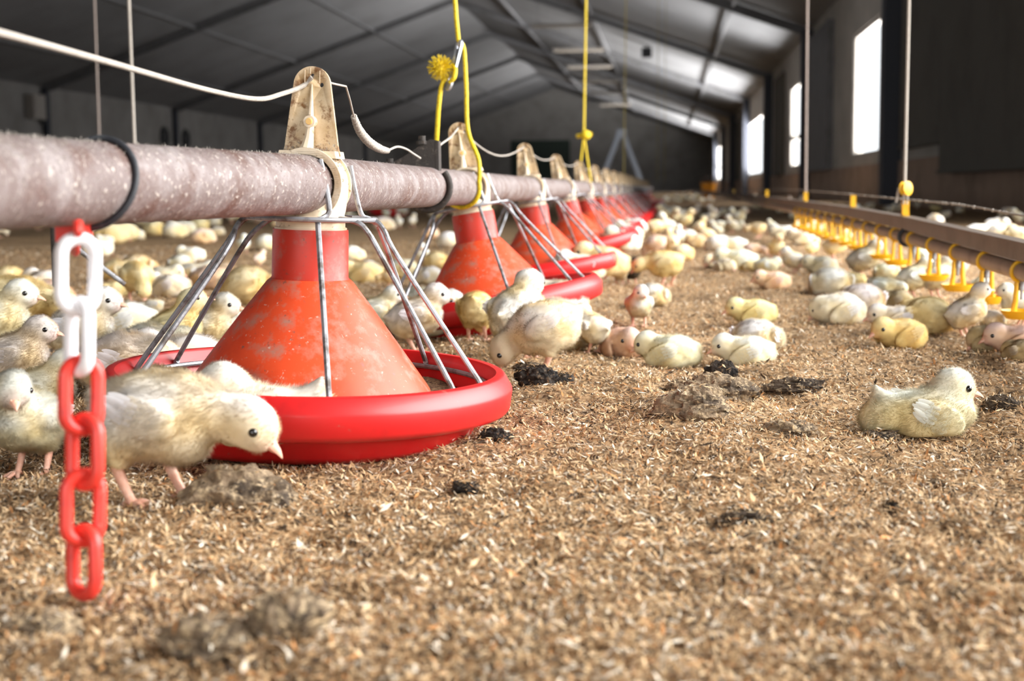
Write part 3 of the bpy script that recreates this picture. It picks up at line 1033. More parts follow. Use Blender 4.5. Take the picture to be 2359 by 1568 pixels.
tag(mb.build('frayed_knot', M['yellow_rope'], yr), 'frayed yellow knot')
ra = empty('rope_adjuster', unproj(1046, 150, DR - .004))
tag(ra, 'flat zinc rope adjuster threaded on the thick yellow rope', 'rope adjuster')
c2 = Vector(ra.location)
A, B = unproj(1061, 91, DR - .003) - c2, unproj(1031, 209, DR - .003) - c2
ax_ = (A - B).normalized()
sd_ = (CR * .52 - FWD * .85); sd_ = (sd_ - ax_ * sd_.dot(ax_)).normalized()
hl = (A - B).length / 2
w = .0085
out = [(w * math.cos(x), hl - w + w * math.sin(x)) for x in np.linspace(0, math.pi, 10)] + [(w * math.cos(x), -hl + w + w * math.sin(x)) for x in np.linspace(math.pi, 2 * math.pi, 10)]
pl = MB().prism(out, .0030, ((A + B) / 2, sd_, ax_)).build('adjuster_plate', M['zinc'], ra, angle=30)
nrm = sd_.cross(ax_)
cuts = [MB().tube([(A + B) / 2 + ax_ * (hl * x) - nrm * .01, (A + B) / 2 + ax_ * (hl * x) + nrm * .01], .0038, 14).build('cutter', M['hole']) for x in (.72, 0.0, -.55)]
bpy.context.view_layer.update()
for c_ in cuts: c_.location = c2
bpy.context.view_layer.update()
boolean_cut(pl, cuts)


def hanging_cord(name, u0, v0, u1, v1, d, r, m, label, group=None, cat='cord', fork=None, knot=None):
    lo = unproj(u1, v1, d)
    o = empty(name, lo)
    tag(o, label, cat, group)
    hi = unproj(u0, v0, d) - lo
    roof = Vector((hi.x, hi.y, roof_z(lo.x + hi.x) - .02 - lo.z))
    run = MB().tube([roof, hi, Vector((0, 0, 0))], r, 8).build('cord_run', M[m], o)
    return o, lo


o, lo = hanging_cord('yellow_string', 1350, 0, 1345, 312, 4.62, .0034, 'yellow_rope', 'yellow cord with a knot, forking down to the fifth feeder', 'yellow cords from the roof')
for (u, v) in ((1331, 432), (1364, 438)):
    MB().tube([Vector((0, 0, 0)), unproj(u, v, 4.62) - lo], .0030, 8).build('fork', M['yellow_rope'], o)
mb = MB().ball(unproj(1349, 311, 4.58) - lo, (.018, .018, .016)).tube([unproj(1328, 314, 4.6) - lo, unproj(1364, 309, 4.6) - lo], .007, 8)
mb.build('knot', M['yellow_rope'], o)
for (u0, u1, v1, d, lab) in ((1442, 1437, 400, 8.2, 'thin yellow cord above the far feeders, right of the knotted cord'), (1517, 1514, 420, 13.0, 'faint yellow cord, left one of a close pair before the dark end wall'), (1534, 1531, 420, 14.5, 'faint yellow cord, right one of a close pair before the dark end wall')):
    hanging_cord('yellow_string', u0, 0, u1, v1, d, .0026, 'yellow_dim', lab, 'yellow cords from the roof')
o, lo = hanging_cord('white_string', 297, 0, 314, 428, 3.1, .0033, 'white_rope', 'bright white cord hanging behind the pipe on the left', 'white cords from the roof')
o, lo = hanging_cord('white_string', 218, 0, 233, 436, 5.2, .0036, 'dim_rope', 'dim thinner cord left of the bright white one', 'white cords from the roof')

# ------------------------------------------------------------------ drinker lines
def drinker(rail_top, label, y_cups, clips, cup_step=.2, cups_at=None):
    """rail_top: points along the top edge of the rail"""
    base = Vector(rail_top[0])
    o = empty('drinker_line', base)
    tag(o, label, 'drinker line')
    L = [Vector(q) - base for q in rail_top]

    def at(y):
        for i in range(len(L) - 1):
            if L[i].y <= y - base.y <= L[i + 1].y:
                return L[i].lerp(L[i + 1], (y - base.y - L[i].y) / (L[i + 1].y - L[i].y))
        return L[-1].copy()
    mb = MB()
    for a, b in zip(L[:-1], L[1:]):
        dn = Vector((0, 0, -.0125))
        mb.bar(a + dn, b + dn, .018, .0245)
        mb.bar(a - Vector((0, 0, .0012)), b - Vector((0, 0, .0012)), .024, .0028)
    mb.build('rail', M['rail'], o, angle=30)
    MB().tube([q - Vector((0, 0, .0395)) for q in L], .0118, 16).build('water_pipe', M['wpipe'], o)
    # cups with their two arms, and the nipple inside
    cup = MB()
    cup.lathe([(.0005, -.049), (.018, -.049), (.024, -.042), (.0255, -.038), (.0245, -.038), (.0225, -.0415), (.017, -.0465), (.0005, -.0465)], 28)
    for sx in (-1, 1):
        cup.tube([(sx * .0065, 0, -.002), (sx * .0072, 0, -.026), (sx * .0100, 0, -.047)], [.0030, .0036, .0042], 8)
    n_ = 18
    cup.tube([(.0135 * math.cos(R(a)), 0, .0118 + .0135 * math.sin(R(a))) for a in np.linspace(-90, 270, n_, endpoint=False)], .0026, 8, True)
    cme = cup.mesh('cup', M['yellow'], angle=35)
    nip = MB().tube([(0, 0, .001), (0, 0, -.012)], .0042, 10).tube([(0, 0, -.012), (0, 0, -.024)], .0018, 8).mesh('nipple', M['wire'])
    y = y_cups[0]
    k = 0
    while y < y_cups[1] and k < 95:
        q = at(y) - Vector((0, 0, .0515))
        c = bpy.data.objects.new('cup', cme); COL.objects.link(c); c.parent = o; c.location = q
        if k < 14:
            nn = bpy.data.objects.new('nipple', nip); COL.objects.link(nn); nn.parent = c
        k += 1; y += cup_step
    for y in clips:
        q = at(y)
        MB().bar(q - Vector((0, 0, .052)), q + Vector((0, 0, .030)), .011, .013).bar(q - Vector((0, 0, .03)), q + Vector((0, 0, .004)), .027, .012).build('hanger_clip', M['yellow'], o, angle=30)
    return o, at, base


RT = [unproj(2359, 555, 1.783), unproj(2100, 500, 2.61), unproj(1965, 477, 3.45), unproj(1856, 463, 4.65)]
far_dir = (RT[3] - RT[1]).normalized()
RT = [RT[0] + (RT[0] - RT[1]) * 2.2] + RT + [Vector((RT[3].x + .02, 8.0, RT[3].z + .006)), Vector((RT[3].x + .03, 14.0, RT[3].z + .012)), Vector((RT[3].x, 34, RT[3].z + .02))]
ysC = [1.15 + .2 * k for k in range(60)]
clipY = [q.y for q in (unproj(2083, 480, 2.68), unproj(1965, 477, 3.45), unproj(1856, 463, 4.65))] + [6.8, 10.5]
dl, rail_at, rbase = drinker(RT, 'long drinker line with grey rail and yellow cups on the right', (RT[0].y + .05, 5.2), clipY)
q = rail_at(clipY[0]) + Vector((0, -.03, -.0395))
MB().tube([q + Vector((math.cos(a) * .0155, 0, math.sin(a) * .0155)) for a in np.linspace(0, 2 * math.pi, 20, endpoint=False)], .004, 8, True).build('pipe_ring', M['black_wire'], dl)
# wire above the rail
wp = [(2359, 497, 1.783), (2210, 471, 2.2), (2083, 459, 2.64), (1965, 448, 3.45), (1880, 441, 4.4), (1800, 437, 6.5)]
wpts = [unproj(*a) for a in wp]
wpts = [wpts[0] + (wpts[0] - wpts[1]) * 1.5] + wpts + [Vector((wpts[-1].x, 14, wpts[-1].z))]
wo = wpts[0].copy()
mb = MB().tube([p_ - wo for p_ in spline(wpts, 6)], .0014, 6)
g = np.random.default_rng(2)
for i in range(120):
    t_ = g.random() * 4.5
    i_ = int(t_)
    mb.ball(wpts[i_ + 0].lerp(wpts[i_ + 1], t_ - i_) - wo, g.uniform(.0014, .0026), 8, 5)
wire = mb.build('shock_wire', M['white_rope'], loc=wo)
tag(wire, 'thin dusty grey wire stretched above the rail of the drinker line on the right', 'wire')

# cords that carry the drinker line
d2 = 2.66
o, lo = hanging_cord('white_string', 2094, 0, 2084, 430, d2, .0030, 'white_rope', 'pale cord holding the yellow pulley on the right', 'white cords from the roof')
tail = spline([unproj(2079, 424, d2) - lo, unproj(2070, 436, d2) - lo, unproj(2067, 452, d2) - lo, unproj(2064, 466, d2) - lo], 5)
MB().tube(tail, .0024, 8).build('loose_end', M['white_rope'], o)
pu = empty('pulley', unproj(2087, 434, d2 - .006))
tag(pu, 'round yellow plastic pulley on the cord above the drinker line', 'pulley')
ax_ = (-FWD * .8 + CR * .6).normalized()
mb = MB()
mb.tube([ax_ * -.006, ax_ * -.0055, ax_ * -.002, ax_ * .002, ax_ * .0055, ax_ * .006], [.009, .0135, .010, .010, .0135, .012], 24)
mb.build('wheel', M['yellow'], pu, angle=30)
lo2 = unproj(2085, 470, d2) - Vector(pu.location)
MB().tube([Vector((.004, 0, 0)), lo2 + Vector((.003, 0, 0))], .002, 8).tube([Vector((-.004, 0, 0)), lo2 - Vector((.003, 0, 0))], .002, 8).build('shackle', M['white_rope'], pu)
hanging_cord('white_string', 1860, 0, 1856, 452, 4.66, .0036, 'dim_rope', 'dim brownish cord before the second window, down to the drinker line', 'white cords from the roof')

# the drinker line on the far left
Lx = -2.9
dl2, _, _ = drinker([Vector((Lx, 4.2, .165)), Vector((Lx, 20, .175))], 'second drinker line with yellow cups, far left behind the grey pipe', (4.4, 14.0), [5.5, 8.5, 12.0])
# lone feeder of another row on the left
q = unproj(897, 436, 11.2)
fl_ = copy_thing(feeder0, keep=('pan', 'cone', 'neck', 'collar', 'clamp', 'hanger_plate'))
fl_.location = (q.x, q.y, .2035); fl_.rotation_euler = (0, R(4), 0)
tag(fl_, 'red feeder of another row seen just below the pipe, between the first two cones', 'feeder', 'feeders along the pipe')
mb = MB().tube([(0, -1.2, 0), (0, 16, 0)], .0233, 14)
tag(mb.build('feeder_pipe', M['pipe'], loc=(q.x, q.y, .2035)), 'second feeder pipe far to the left, hidden behind the near one', 'pipe')

# ------------------------------------------------------------------ far fittings
def stepladder(u, d):
    x = unproj(u, 430, d)
    o = empty('stepladder', (x.x, x.y, 0))
    tag(o, 'grey aluminium stepladder standing open far behind the feeders', 'ladder')
    H, wd = 1.42, .56
    for s_ in (-1, 1):
        mb = MB()
        for y_ in (-.17, .17):
            mb.bar((s_ * .02, y_ * .8, H), (s_ * wd, y_, 0), .05, .085)
        for k in range(1, 6):
            t_ = k / 6
            if s_ < 0 or k in (1, 5):
                mb.bar((s_ * (wd - (wd - .02) * t_), -.17, H * t_), (s_ * (wd - (wd - .02) * t_), .17, H * t_), .05, .03)
        mb.build('ladder_frame', M['ladder'], o, angle=30)
    mb = MB().box((-.09, -.16, H - .02), (.09, .16, H + .03))
    mb.build('top_step', M['ladder'], o, smooth=False)


stepladder(1431, 29.5)
for i, (yy, xx) in enumerate(((36.6, -2.8), (43.0, -2.75), (49.0, -2.75), (55.7, -2.75), (62.0, -2.7), (71.0, -2.7))):
    o = empty('tube_lamp', (xx, yy, 4.42))
    tag(o, '%s unlit tube lamp in the row under the roof' % ('nearest', 'second', 'third', 'fourth', 'fifth', 'farthest')[i], 'lamp', 'tube lamps under the roof')
    MB().box((-.80, -.05, 0), (.80, .05, .06)).build('housing', M['frame'], o, smooth=False)
    MB().tube([(-.74, 0, -.022), (.74, 0, -.022)], .018, 10).build('tube', M['tube'], o)
    for s_ in (-.6, .6): MB().bar((s_, 0, .05), (s_, 0, roof_z(xx + s_) - 4.42 - .01), .012, .012).build('rod', M['beam'], o)
q = unproj(1490, 116, 38)
o = empty('roof_motor', (q.x, q.y, roof_z(q.x) - .33))
tag(o, 'small dark box hanging under the bright roof slope', 'motor')
MB().box((-.14, -.14, 0), (.14, .14, .26)).build('housing', M['fan'], o, smooth=False)
MB().bar((0, 0, .26), (0, 0, .34), .05, .05).build('bracket', M['fan'], o)
for i, u in enumerate((385, 427)):
    dd = [44.6, 46.6][i]
    z = 2.0
    o = empty('wall_fan', (LEFT_X + .02, dd - .9, z))
    tag(o, ('left' if i == 0 else 'right') + ' one of two round dark fans on the grey left wall', 'fan', 'fans on the left wall')
    mb = MB()
    mb.tube([(.30 * 0, .30 * math.cos(a), .30 * math.sin(a)) for a in np.linspace(0, 2 * math.pi, 28, endpoint=False)], .06, 8, True)
    mb.build('rim', M['fan'], o)
    mb = MB().ball((.02, 0, 0), (.04, .07, .07))
    for k in range(5):
        a = 2 * math.pi * k / 5
        mb.bar((.02, .06 * math.cos(a), .06 * math.sin(a)), (.04, .27 * math.cos(a), .27 * math.sin(a)), .13, .012, up=(1, 0, .3))
    mb.build('blade', M['fan'], o)
    mb = MB().bar((0, 0, -.3), (0, 0, .3), .03, .03)
    mb.build('bracket', M['fan'], o)
o = empty('control_box', (LEFT_X + .02, 34.3, 2.12))
tag(o, 'pale grey control box on the left wall above the pipe', 'box')
MB().box((0, -.35, 0), (.22, .35, .62)).build('housing', M['frame'], o, smooth=False)
MB().box((.22, -.28, .08), (.235, .28, .54)).build('lid', M['frame'], o, smooth=False)
MB().box((0.02, .40, -.1), (.10, .55, .68)).build('side_box', M['fan'], o, smooth=False)
q = ground(1632, 458)
o = empty('bucket', (q.x, q.y, fh(q.x, q.y)))
tag(o, 'orange plastic bucket standing far off below the end windows', 'bucket')
o.scale = (.72,) * 3
MB().lathe([(.0005, .01), (.14, .0), (.155, .02), (.20, .40), (.215, .40), (.215, .43), (.195, .43), (.15, .03), (.0005, .03)], 28).build('pail', M['bucket'], o, angle=35)
MB().tube([(.20 * math.cos(a), .03, .41 + .16 * math.sin(a)) for a in np.linspace(0, math.pi, 16)], .008, 8).build('handle', M['wire'], o)

# ------------------------------------------------------------------ chicks
def surface_net(fn, lo, hi, h):
    ax = [np.arange(lo[i], hi[i] + h, h) for i in range(3)]
    G = np.stack(np.meshgrid(*ax, indexing='ij'), -1)
    D = fn(G)
    n = np.array(D.shape)
    corner = [(i, j, k) for i in (0, 1) for j in (0, 1) for k in (0, 1)]

    def sl(A, c): return A[c[0]:n[0] - 1 + c[0], c[1]:n[1] - 1 + c[1], c[2]:n[2] - 1 + c[2]]
    acc = np.zeros(tuple(n - 1) + (3,)); cnt = np.zeros(tuple(n - 1))
    for a in corner:
        for x in range(3):
            if a[x]: continue
            b = list(a); b[x] = 1
            da, db = sl(D, a), sl(D, b)
            m = (da < 0) != (db < 0)
            t = np.where(m, da / np.where(m, da - db, 1), 0)
            p = sl(G, a) + t[..., None] * h * np.eye(3)[x]
            acc += p * m[..., None]; cnt += m
    idx = -np.ones(tuple(n - 1), int)
    on = cnt > 0
    idx[on] = np.arange(on.sum())
    V = acc[on] / cnt[on][:, None]
    Fs = []
    for x in range(3):
        y, z = (x + 1) % 3, (x + 2) % 3
        s0 = [slice(1, n[i] - 1) for i in range(3)]; s1 = list(s0)
        s0[x] = slice(0, n[x] - 1); s1[x] = slice(1, n[x])
        A, B = D[tuple(s0)] < 0, D[tuple(s1)] < 0
        loc = np.argwhere(A != B)
        flip = A[tuple(loc.T)]
        o = np.zeros(3, int); o[y] = 1; o[z] = 1; 
        base = loc + o
        ey, ez = np.eye(3, dtype=int)[y], np.eye(3, dtype=int)[z]
        q = np.stack([idx[tuple((base - ey - ez).T)], idx[tuple((base - ez).T)], idx[tuple(base.T)], idx[tuple((base - ey).T)]], 1)
        q[~flip] = q[~flip][:, ::-1]
        Fs.append(q)
    F = np.concatenate(Fs)
    F = F[(F >= 0).all(1)]
    # a little smoothing
    E = np.concatenate([F[:, [0, 1]], F[:, [1, 2]], F[:, [2, 3]], F[:, [3, 0]]])
    for _ in range(2):
        S = np.zeros_like(V); c = np.zeros(len(V))
        np.add.at(S, E[:, 0], V[E[:, 1]]); np.add.at(c, E[:, 0], 1)
        V = V * .5 + .5 * S / np.maximum(c, 1)[:, None]
    Nn = np.zeros_like(V)
    fn_ = np.cross(V[F[:, 2]] - V[F[:, 0]], V[F[:, 3]] - V[F[:, 1]])
    for k in range(4): np.add.at(Nn, F[:, k], fn_)
    Nn /= np.linalg.norm(Nn, axis=1)[:, None] + 1e-12
    return V, F, Nn


def ell(P, c, r, pitch=0.0, yaw=0.0):
    q = P - np.array(c)
    if yaw:
        s, co = math.sin(R(yaw)), math.cos(R(yaw))
        q = np.stack([q[..., 0] * co + q[..., 1] * s, -q[..., 0] * s + q[..., 1] * co, q[..., 2]], -1)
    if pitch:
        s, co = math.sin(R(pitch)), math.cos(R(pitch))
        q = np.stack([q[..., 0] * co + q[..., 2] * s, q[..., 1], -q[..., 0] * s + q[..., 2] * co], -1)
    r = np.array(r)
    k0 = np.linalg.norm(q / r, axis=-1); k1 = np.linalg.norm(q / r ** 2, axis=-1)
    return k0 * (k0 - 1) / np.maximum(k1, 1e-9)


def capsule(P, a, b, ra, rb):
    a, b = np.array(a), np.array(b)
    ab = b - a
    t = np.clip(((P - a) @ ab) / (ab @ ab), 0, 1)
    return np.linalg.norm(P - a - t[..., None] * ab, axis=-1) - (ra + (rb - ra) * t)


def smin(a, b, k):
    h = np.clip(.5 + .5 * (b - a) / k, 0, 1)
    return b + (a - b) * h - k * h * (1 - h)


def rotY(v, deg):
    """nose-up pitch about the body's middle"""
    s, c = math.sin(R(deg)), math.cos(R(deg))
    return np.array([v[0] * c - v[2] * s, v[1], v[0] * s + v[2] * c])


POSES = {
    'stand': dict(bc=(-.001, 0, .0610), br=(.0345, .0310, .0300), bp=16, H=(.036, 0, .0955), hd=(0, -8), legs=1),
    'glance': dict(bc=(-.001, 0, .0610), br=(.0345, .0310, .0300), bp=16, H=(.034, .007, .0950), hd=(42, -24), legs=1),
    'alert': dict(bc=(-.003, 0, .0590), br=(.0350, .0300, .0285), bp=24, H=(.031, 0, .1035), hd=(0, 8), legs=1),
    'lean': dict(bc=(-.006, 0, .0615), br=(.0360, .0320, .0300), bp=-4, H=(.0590, 0, .0560), hd=(0, -36), legs=1, lx=(-.021, .002)),
    'peck': dict(bc=(-.006, 0, .0630), br=(.0360, .0320, .0310), bp=-14, H=(.0450, 0, .0345), hd=(0, -68), legs=1),
    'situp': dict(bc=(-.009, 0, .0195), br=(.0375, .0330, .0200), bp=4, H=(.0290, 0, .0425), hd=(0, -9), legs=0),
    'sitlevel': dict(bc=(-.008, 0, .0245), br=(.0310, .0325, .0265), bp=2, H=(.0370, 0, .0370), hd=(0, -22), legs=0),
    'tuck': dict(bc=(-.006, 0, .0250), br=(.0310, .0335, .0285), bp=0, H=(.0265, .0110, .0290), hd=(38, -42), legs=0),
    'tuckright': dict(bc=(-.006, 0, .0250), br=(.0310, .0335, .0285), bp=0, H=(.0265, -.0110, .0290), hd=(-38, -42), legs=0),
}
WHITE, CREAM, YELLOW, PINK = (np.array(c) for c in ((.95, .92, .84), (.94, .84, .60), (.92, .68, .27), (.92, .60, .48)))
HEAD_R = .0200


def chick_arrays(name):
    p = POSES[name]
    bc, br, bp = np.array(p['bc']), p['br'], p['bp']
    sit = not p['legs']

    def B(v): return bc + rotY(np.array(v), bp)
    H = np.array(p['H'])
    yaw, pit = p['hd']
    hx = np.array([math.cos(R(pit)) * math.cos(R(yaw)), math.cos(R(pit)) * math.sin(R(yaw)), math.sin(R(pit))])
    hy = np.array([-math.sin(R(yaw)), math.cos(R(yaw)), 0.0])
    hz = np.cross(hx, hy)
    tucked = name.startswith('tuck')
    if sit: wc, wr, wp = B((.013, br[1] - .0020, -.002)), (.0270, .0080, .0155), -24
    else: wc, wr, wp = B((.004, br[1] - .0020, .003)), (.0225, .0075, .0135), bp - 20

    def fn(P):
        q = P.copy(); q[..., 1] = np.abs(q[..., 1])
        d = ell(P, bc, br, bp)
        if sit:
            d = smin(d, ell(P, B((.034 if name == 'situp' else .025, 0, -.002)), (.0235, .0270, .0200), 0), .012)
            d = smin(d, ell(P, B((-.033 if name == 'situp' else -.022, 0, -.002)), (.020, .025, .0185), 0), .012)
            d = smin(d, ell(q, B((.0, .022, -.012)), (.022, .014, .012), 0), .008)
            if name == 'situp': d = smin(d, capsule(P, B((-.027, 0, .006)), B((-.037, 0, .0300)), .0130, .0022), .012)
            elif not tucked: d = smin(d, capsule(P, B((-.024, 0, .006)), B((-.0385, 0, .0135)), .0100, .0020), .014)
        else:
            d = smin(d, ell(P, B((.019, 0, -.006)), (.022, .0265, .0245), 0), .014)
            d = smin(d, ell(P, B((-.020, 0, -.005)), (.021, .0250, .0250), 0), .014)
            d = smin(d, capsule(P, B((-.030, 0, .004)), B((-.047, 0, .0125)), .0110, .0030), .014)
            for s_, lx in ((-1, p.get('lx', (-.004, -.004))[0]), (1, p.get('lx', (-.004, -.004))[1])):
                d = smin(d, capsule(P, B((.000 + lx * .8, s_ * .0135, -.016)), (-.006 + lx, s_ * .0150, .0330), .0140, .0070), .008)
        nb = B((.019, 0, .009 if not sit else .005))
        d = smin(d, capsule(P, nb, H - hx * .003, .0178, .0150), .010)
        d = smin(d, ell(q, wc, wr, wp), .0028)
        h = P - H
        L = np.stack([h @ hx, h @ hy, h @ hz], -1)
        hd_ = ell(L, (0, 0, .0005), (HEAD_R, .0176, .0181))
        hd_ = smin(hd_, ell(L, (.0110, 0, -.0030), (.0100, .0092, .0088)), .006)
        d = smin(d, hd_, .006)
        d = d + .0022 * (vnoise(P * 55 + 11) - .5) + .0014 * (vnoise(P * 150 + 3) - .5)
        if sit: d = np.maximum(d, .0004 - P[..., 2])
        return d
    lo = np.array([-.072, -.048, -.004]); hi = np.array([.086, .048, .135])
    V, F, Nn = surface_net(fn, lo, hi, .0021)
    # colours of the down
    h = V - H
    L = np.stack([h @ hx, h @ hy, h @ hz], -1)
    beakp = np.array([.0185, 0, -.003])
    dface = np.linalg.norm(L - beakp, axis=1)
    hd_w = np.clip(1 - (np.linalg.norm(h, axis=1) - .016) / .012, 0, 1)
    n1 = vnoise(V * 34 + 7)
    neck = np.clip(1 - np.linalg.norm(V - (H * .55 + B((.024, 0, 0)) * .45), axis=1) / .030, 0, 1)
    yel = np.clip((n1 - .50) * 2.4 + .10 + .75 * neck - .10 * hd_w, 0, 1)
    wht = np.clip((vnoise(V * 30 + 41) - .5) * 2.2 + .25 + np.clip((V[:, 2] - bc[2]) / .03, -.3, .55), 0, 1)
    C = CREAM * (1 - wht[:, None]) + WHITE * wht[:, None]
    C = C * (1 - .60 * yel[:, None]) + YELLOW * .60 * yel[:, None]
    pk = np.clip(1 - (dface - .004) / .013, 0, 1) * .60
    C = C * (1 - pk[:, None]) + PINK * pk[:, None]
    C = C * .85
    # fibres: direction of the lie of the down
    g = np.random.default_rng(17)
    tri = np.concatenate([F[:, [0, 1, 2]], F[:, [0, 2, 3]]])
    ar = np.linalg.norm(np.cross(V[tri[:, 1]] - V[tri[:, 0]], V[tri[:, 2]] - V[tri[:, 0]]), axis=1)
    n = 26000
    t = g.choice(len(tri), n, p=ar / ar.sum())
    w = g.dirichlet((1, 1, 1), n)
    P = (V[tri[t]] * w[..., None]).sum(1); Np = (Nn[tri[t]] * w[..., None]).sum(1); Cp = (C[tri[t]] * w[..., None]).sum(1)
    hw = np.clip(1 - (np.linalg.norm(P - H, axis=1) - .016) / .012, 0, 1)[:, None]
    flow = np.array([-1.0, 0, -.35]) * (1 - hw) + (P - (H + hx * .03)) * 40 * hw
    flow = flow - Np * (flow * Np).sum(1)[:, None]
    flow /= np.linalg.norm(flow, axis=1)[:, None] + 1e-9
    clump = np.stack([vnoise(P * 120 + o_) - .5 for o_ in (1, 20, 40)], -1)
    dr = Np * .62 + flow * .62 + clump * 1.3 + g.normal(0, .20, (n, 3))
    dr /= np.linalg.norm(dr, axis=1)[:, None]
    ln = (g.uniform(.0034, .0075, (n, 1)) * (1 - .58 * hw))
    sd = np.cross(dr, Np); sd /= np.linalg.norm(sd, axis=1)[:, None] + 1e-9
    wd = .00022
    lf = np.linalg.norm(P - (H + hx * beakp[0] + hz * beakp[2]), axis=1)
    eyes = [H + hx * .0078 + hy * (s * .0154) + hz * .0022 for s in (-1, 1)]
    keep = (lf > .0065) & (np.linalg.norm(P - eyes[0], axis=1) > .0042) & (np.linalg.norm(P - eyes[1], axis=1) > .0042)
    if sit: keep &= P[:, 2] > .0025
    P, Np, Cp, dr, ln, sd = P[keep], Np[keep], Cp[keep], dr[keep], ln[keep], sd[keep]
    P = P - Np * .0008
    tip = P + dr * ln
    if sit: tip[:, 2] = np.maximum(tip[:, 2], .0006)
    FV = np.stack([P - sd * wd, P + sd * wd, tip], 1).reshape(-1, 3)
    FN = np.repeat(Np + dr * .35, 3, 0); FN /= np.linalg.norm(FN, axis=1)[:, None]
    tint = g.uniform(.86, 1.10, (len(P), 1))
    FC = np.repeat(np.clip(Cp * tint, 0, .96), 3, 0)
    return dict(V=V, F=F, C=C, FV=FV, FF=np.arange(len(FV)).reshape(-1, 3), FN=FN, FC=FC, H=H, hx=hx, hy=hy, hz=hz, bc=bc, B=B, sit=sit, eyes=eyes, bp=bp, br=br, lx=p.get('lx', (-.004, -.004)), wc=wc, wr=wr, wp=wp)


def mb_beak(A):
    H, hx, hy, hz = (Vector(A[k]) for k in ('H', 'hx', 'hy', 'hz'))
    mb = MB()
    k_ = 1.22
    for up in (1, -1):
        n = 10
        st = [(-.002, .0052, .0046), (0.0, .0048, .0042), (.004, .0039, .0036), (.008, .0024, .0026), (.0105, .0011, .0014), (.0118, .0003, .0004)] if up > 0 else [(-.002, .0044, .0024), (0, .0040, .0022), (.004, .0032, .0019), (.0075, .0018, .0012), (.0092, .0004, .0003)]
        v, f = [], []
        for i, (x, w, hgt) in enumerate(st):
            droop = -.0022 * (max(x, 0) / .0118) ** 2 if up > 0 else -.0006
            for k in range(n + 1):
                a = math.pi * k / n
                v.append(H + hx * (.0170 + x * k_) + hy * (k_ * w * math.cos(a)) + hz * (-.0030 + k_ * (droop + up * hgt * math.sin(a)) - (.0002 if up < 0 else 0)))
        m = n + 1
        for i in range(len(st) - 1):
            for k in range(n):
                q = (i * m + k, i * m + k + 1, (i + 1) * m + k + 1, (i + 1) * m + k)
                f.append(q if up > 0 else q[::-1])
            q = (i * m, (i + 1) * m, (i + 1) * m + n, i * m + n)
            f.append(q if up > 0 else q[::-1])
        mb.add(v, f)
    for s in (-1, 1):
        mb.ball(H + hx * .0208 + hy * (s * .0036) + hz * .0002, (.0015, .0009, .0008), 8, 5)
    return mb


def mb_eye(A, s):
    return MB().ball(Vector(A['eyes'][0 if s < 0 else 1]), .0034, 14, 10)


def mb_leg(A, s):
    """shank, ankle and the toes"""
    mb = MB()
    y = s * .0150
    lx = A['lx'][0 if s < 0 else 1]
    mb.tube(spline([(-.006, y, .040), (-.0085, y, .0320), (-.004, y + s * .0005, .0180), (.0015, y + s * .001, .0065), (.003, y + s * .001, .0032)], 4), [.0052 - .0020 * min(i / 10, 1) for i in range(17)], 10)
    mb.ball((.0022, y + s * .001, .0050), (.0036, .0036, .0036), 10, 7)
    root = Vector((.0025, y + s * .001, .0036))
    for a, l in ((-32, .0165), (2, .0205), (34, .0165), (176, .0085)):
        d = Vector((math.cos(R(a)), math.sin(R(a)), 0))
        mb.tube(spline([root, root + d * l * .4 + Vector((0, 0, .0006)), root + d * l * .75 - Vector((0, 0, .0012)), root + d * l - Vector((0, 0, .0018))], 3), [.0026] * 4 + [.0022] * 3 + [.0018, .0014, .0007], 8)
    for q in mb.v: q[:, 0] += lx
    return mb


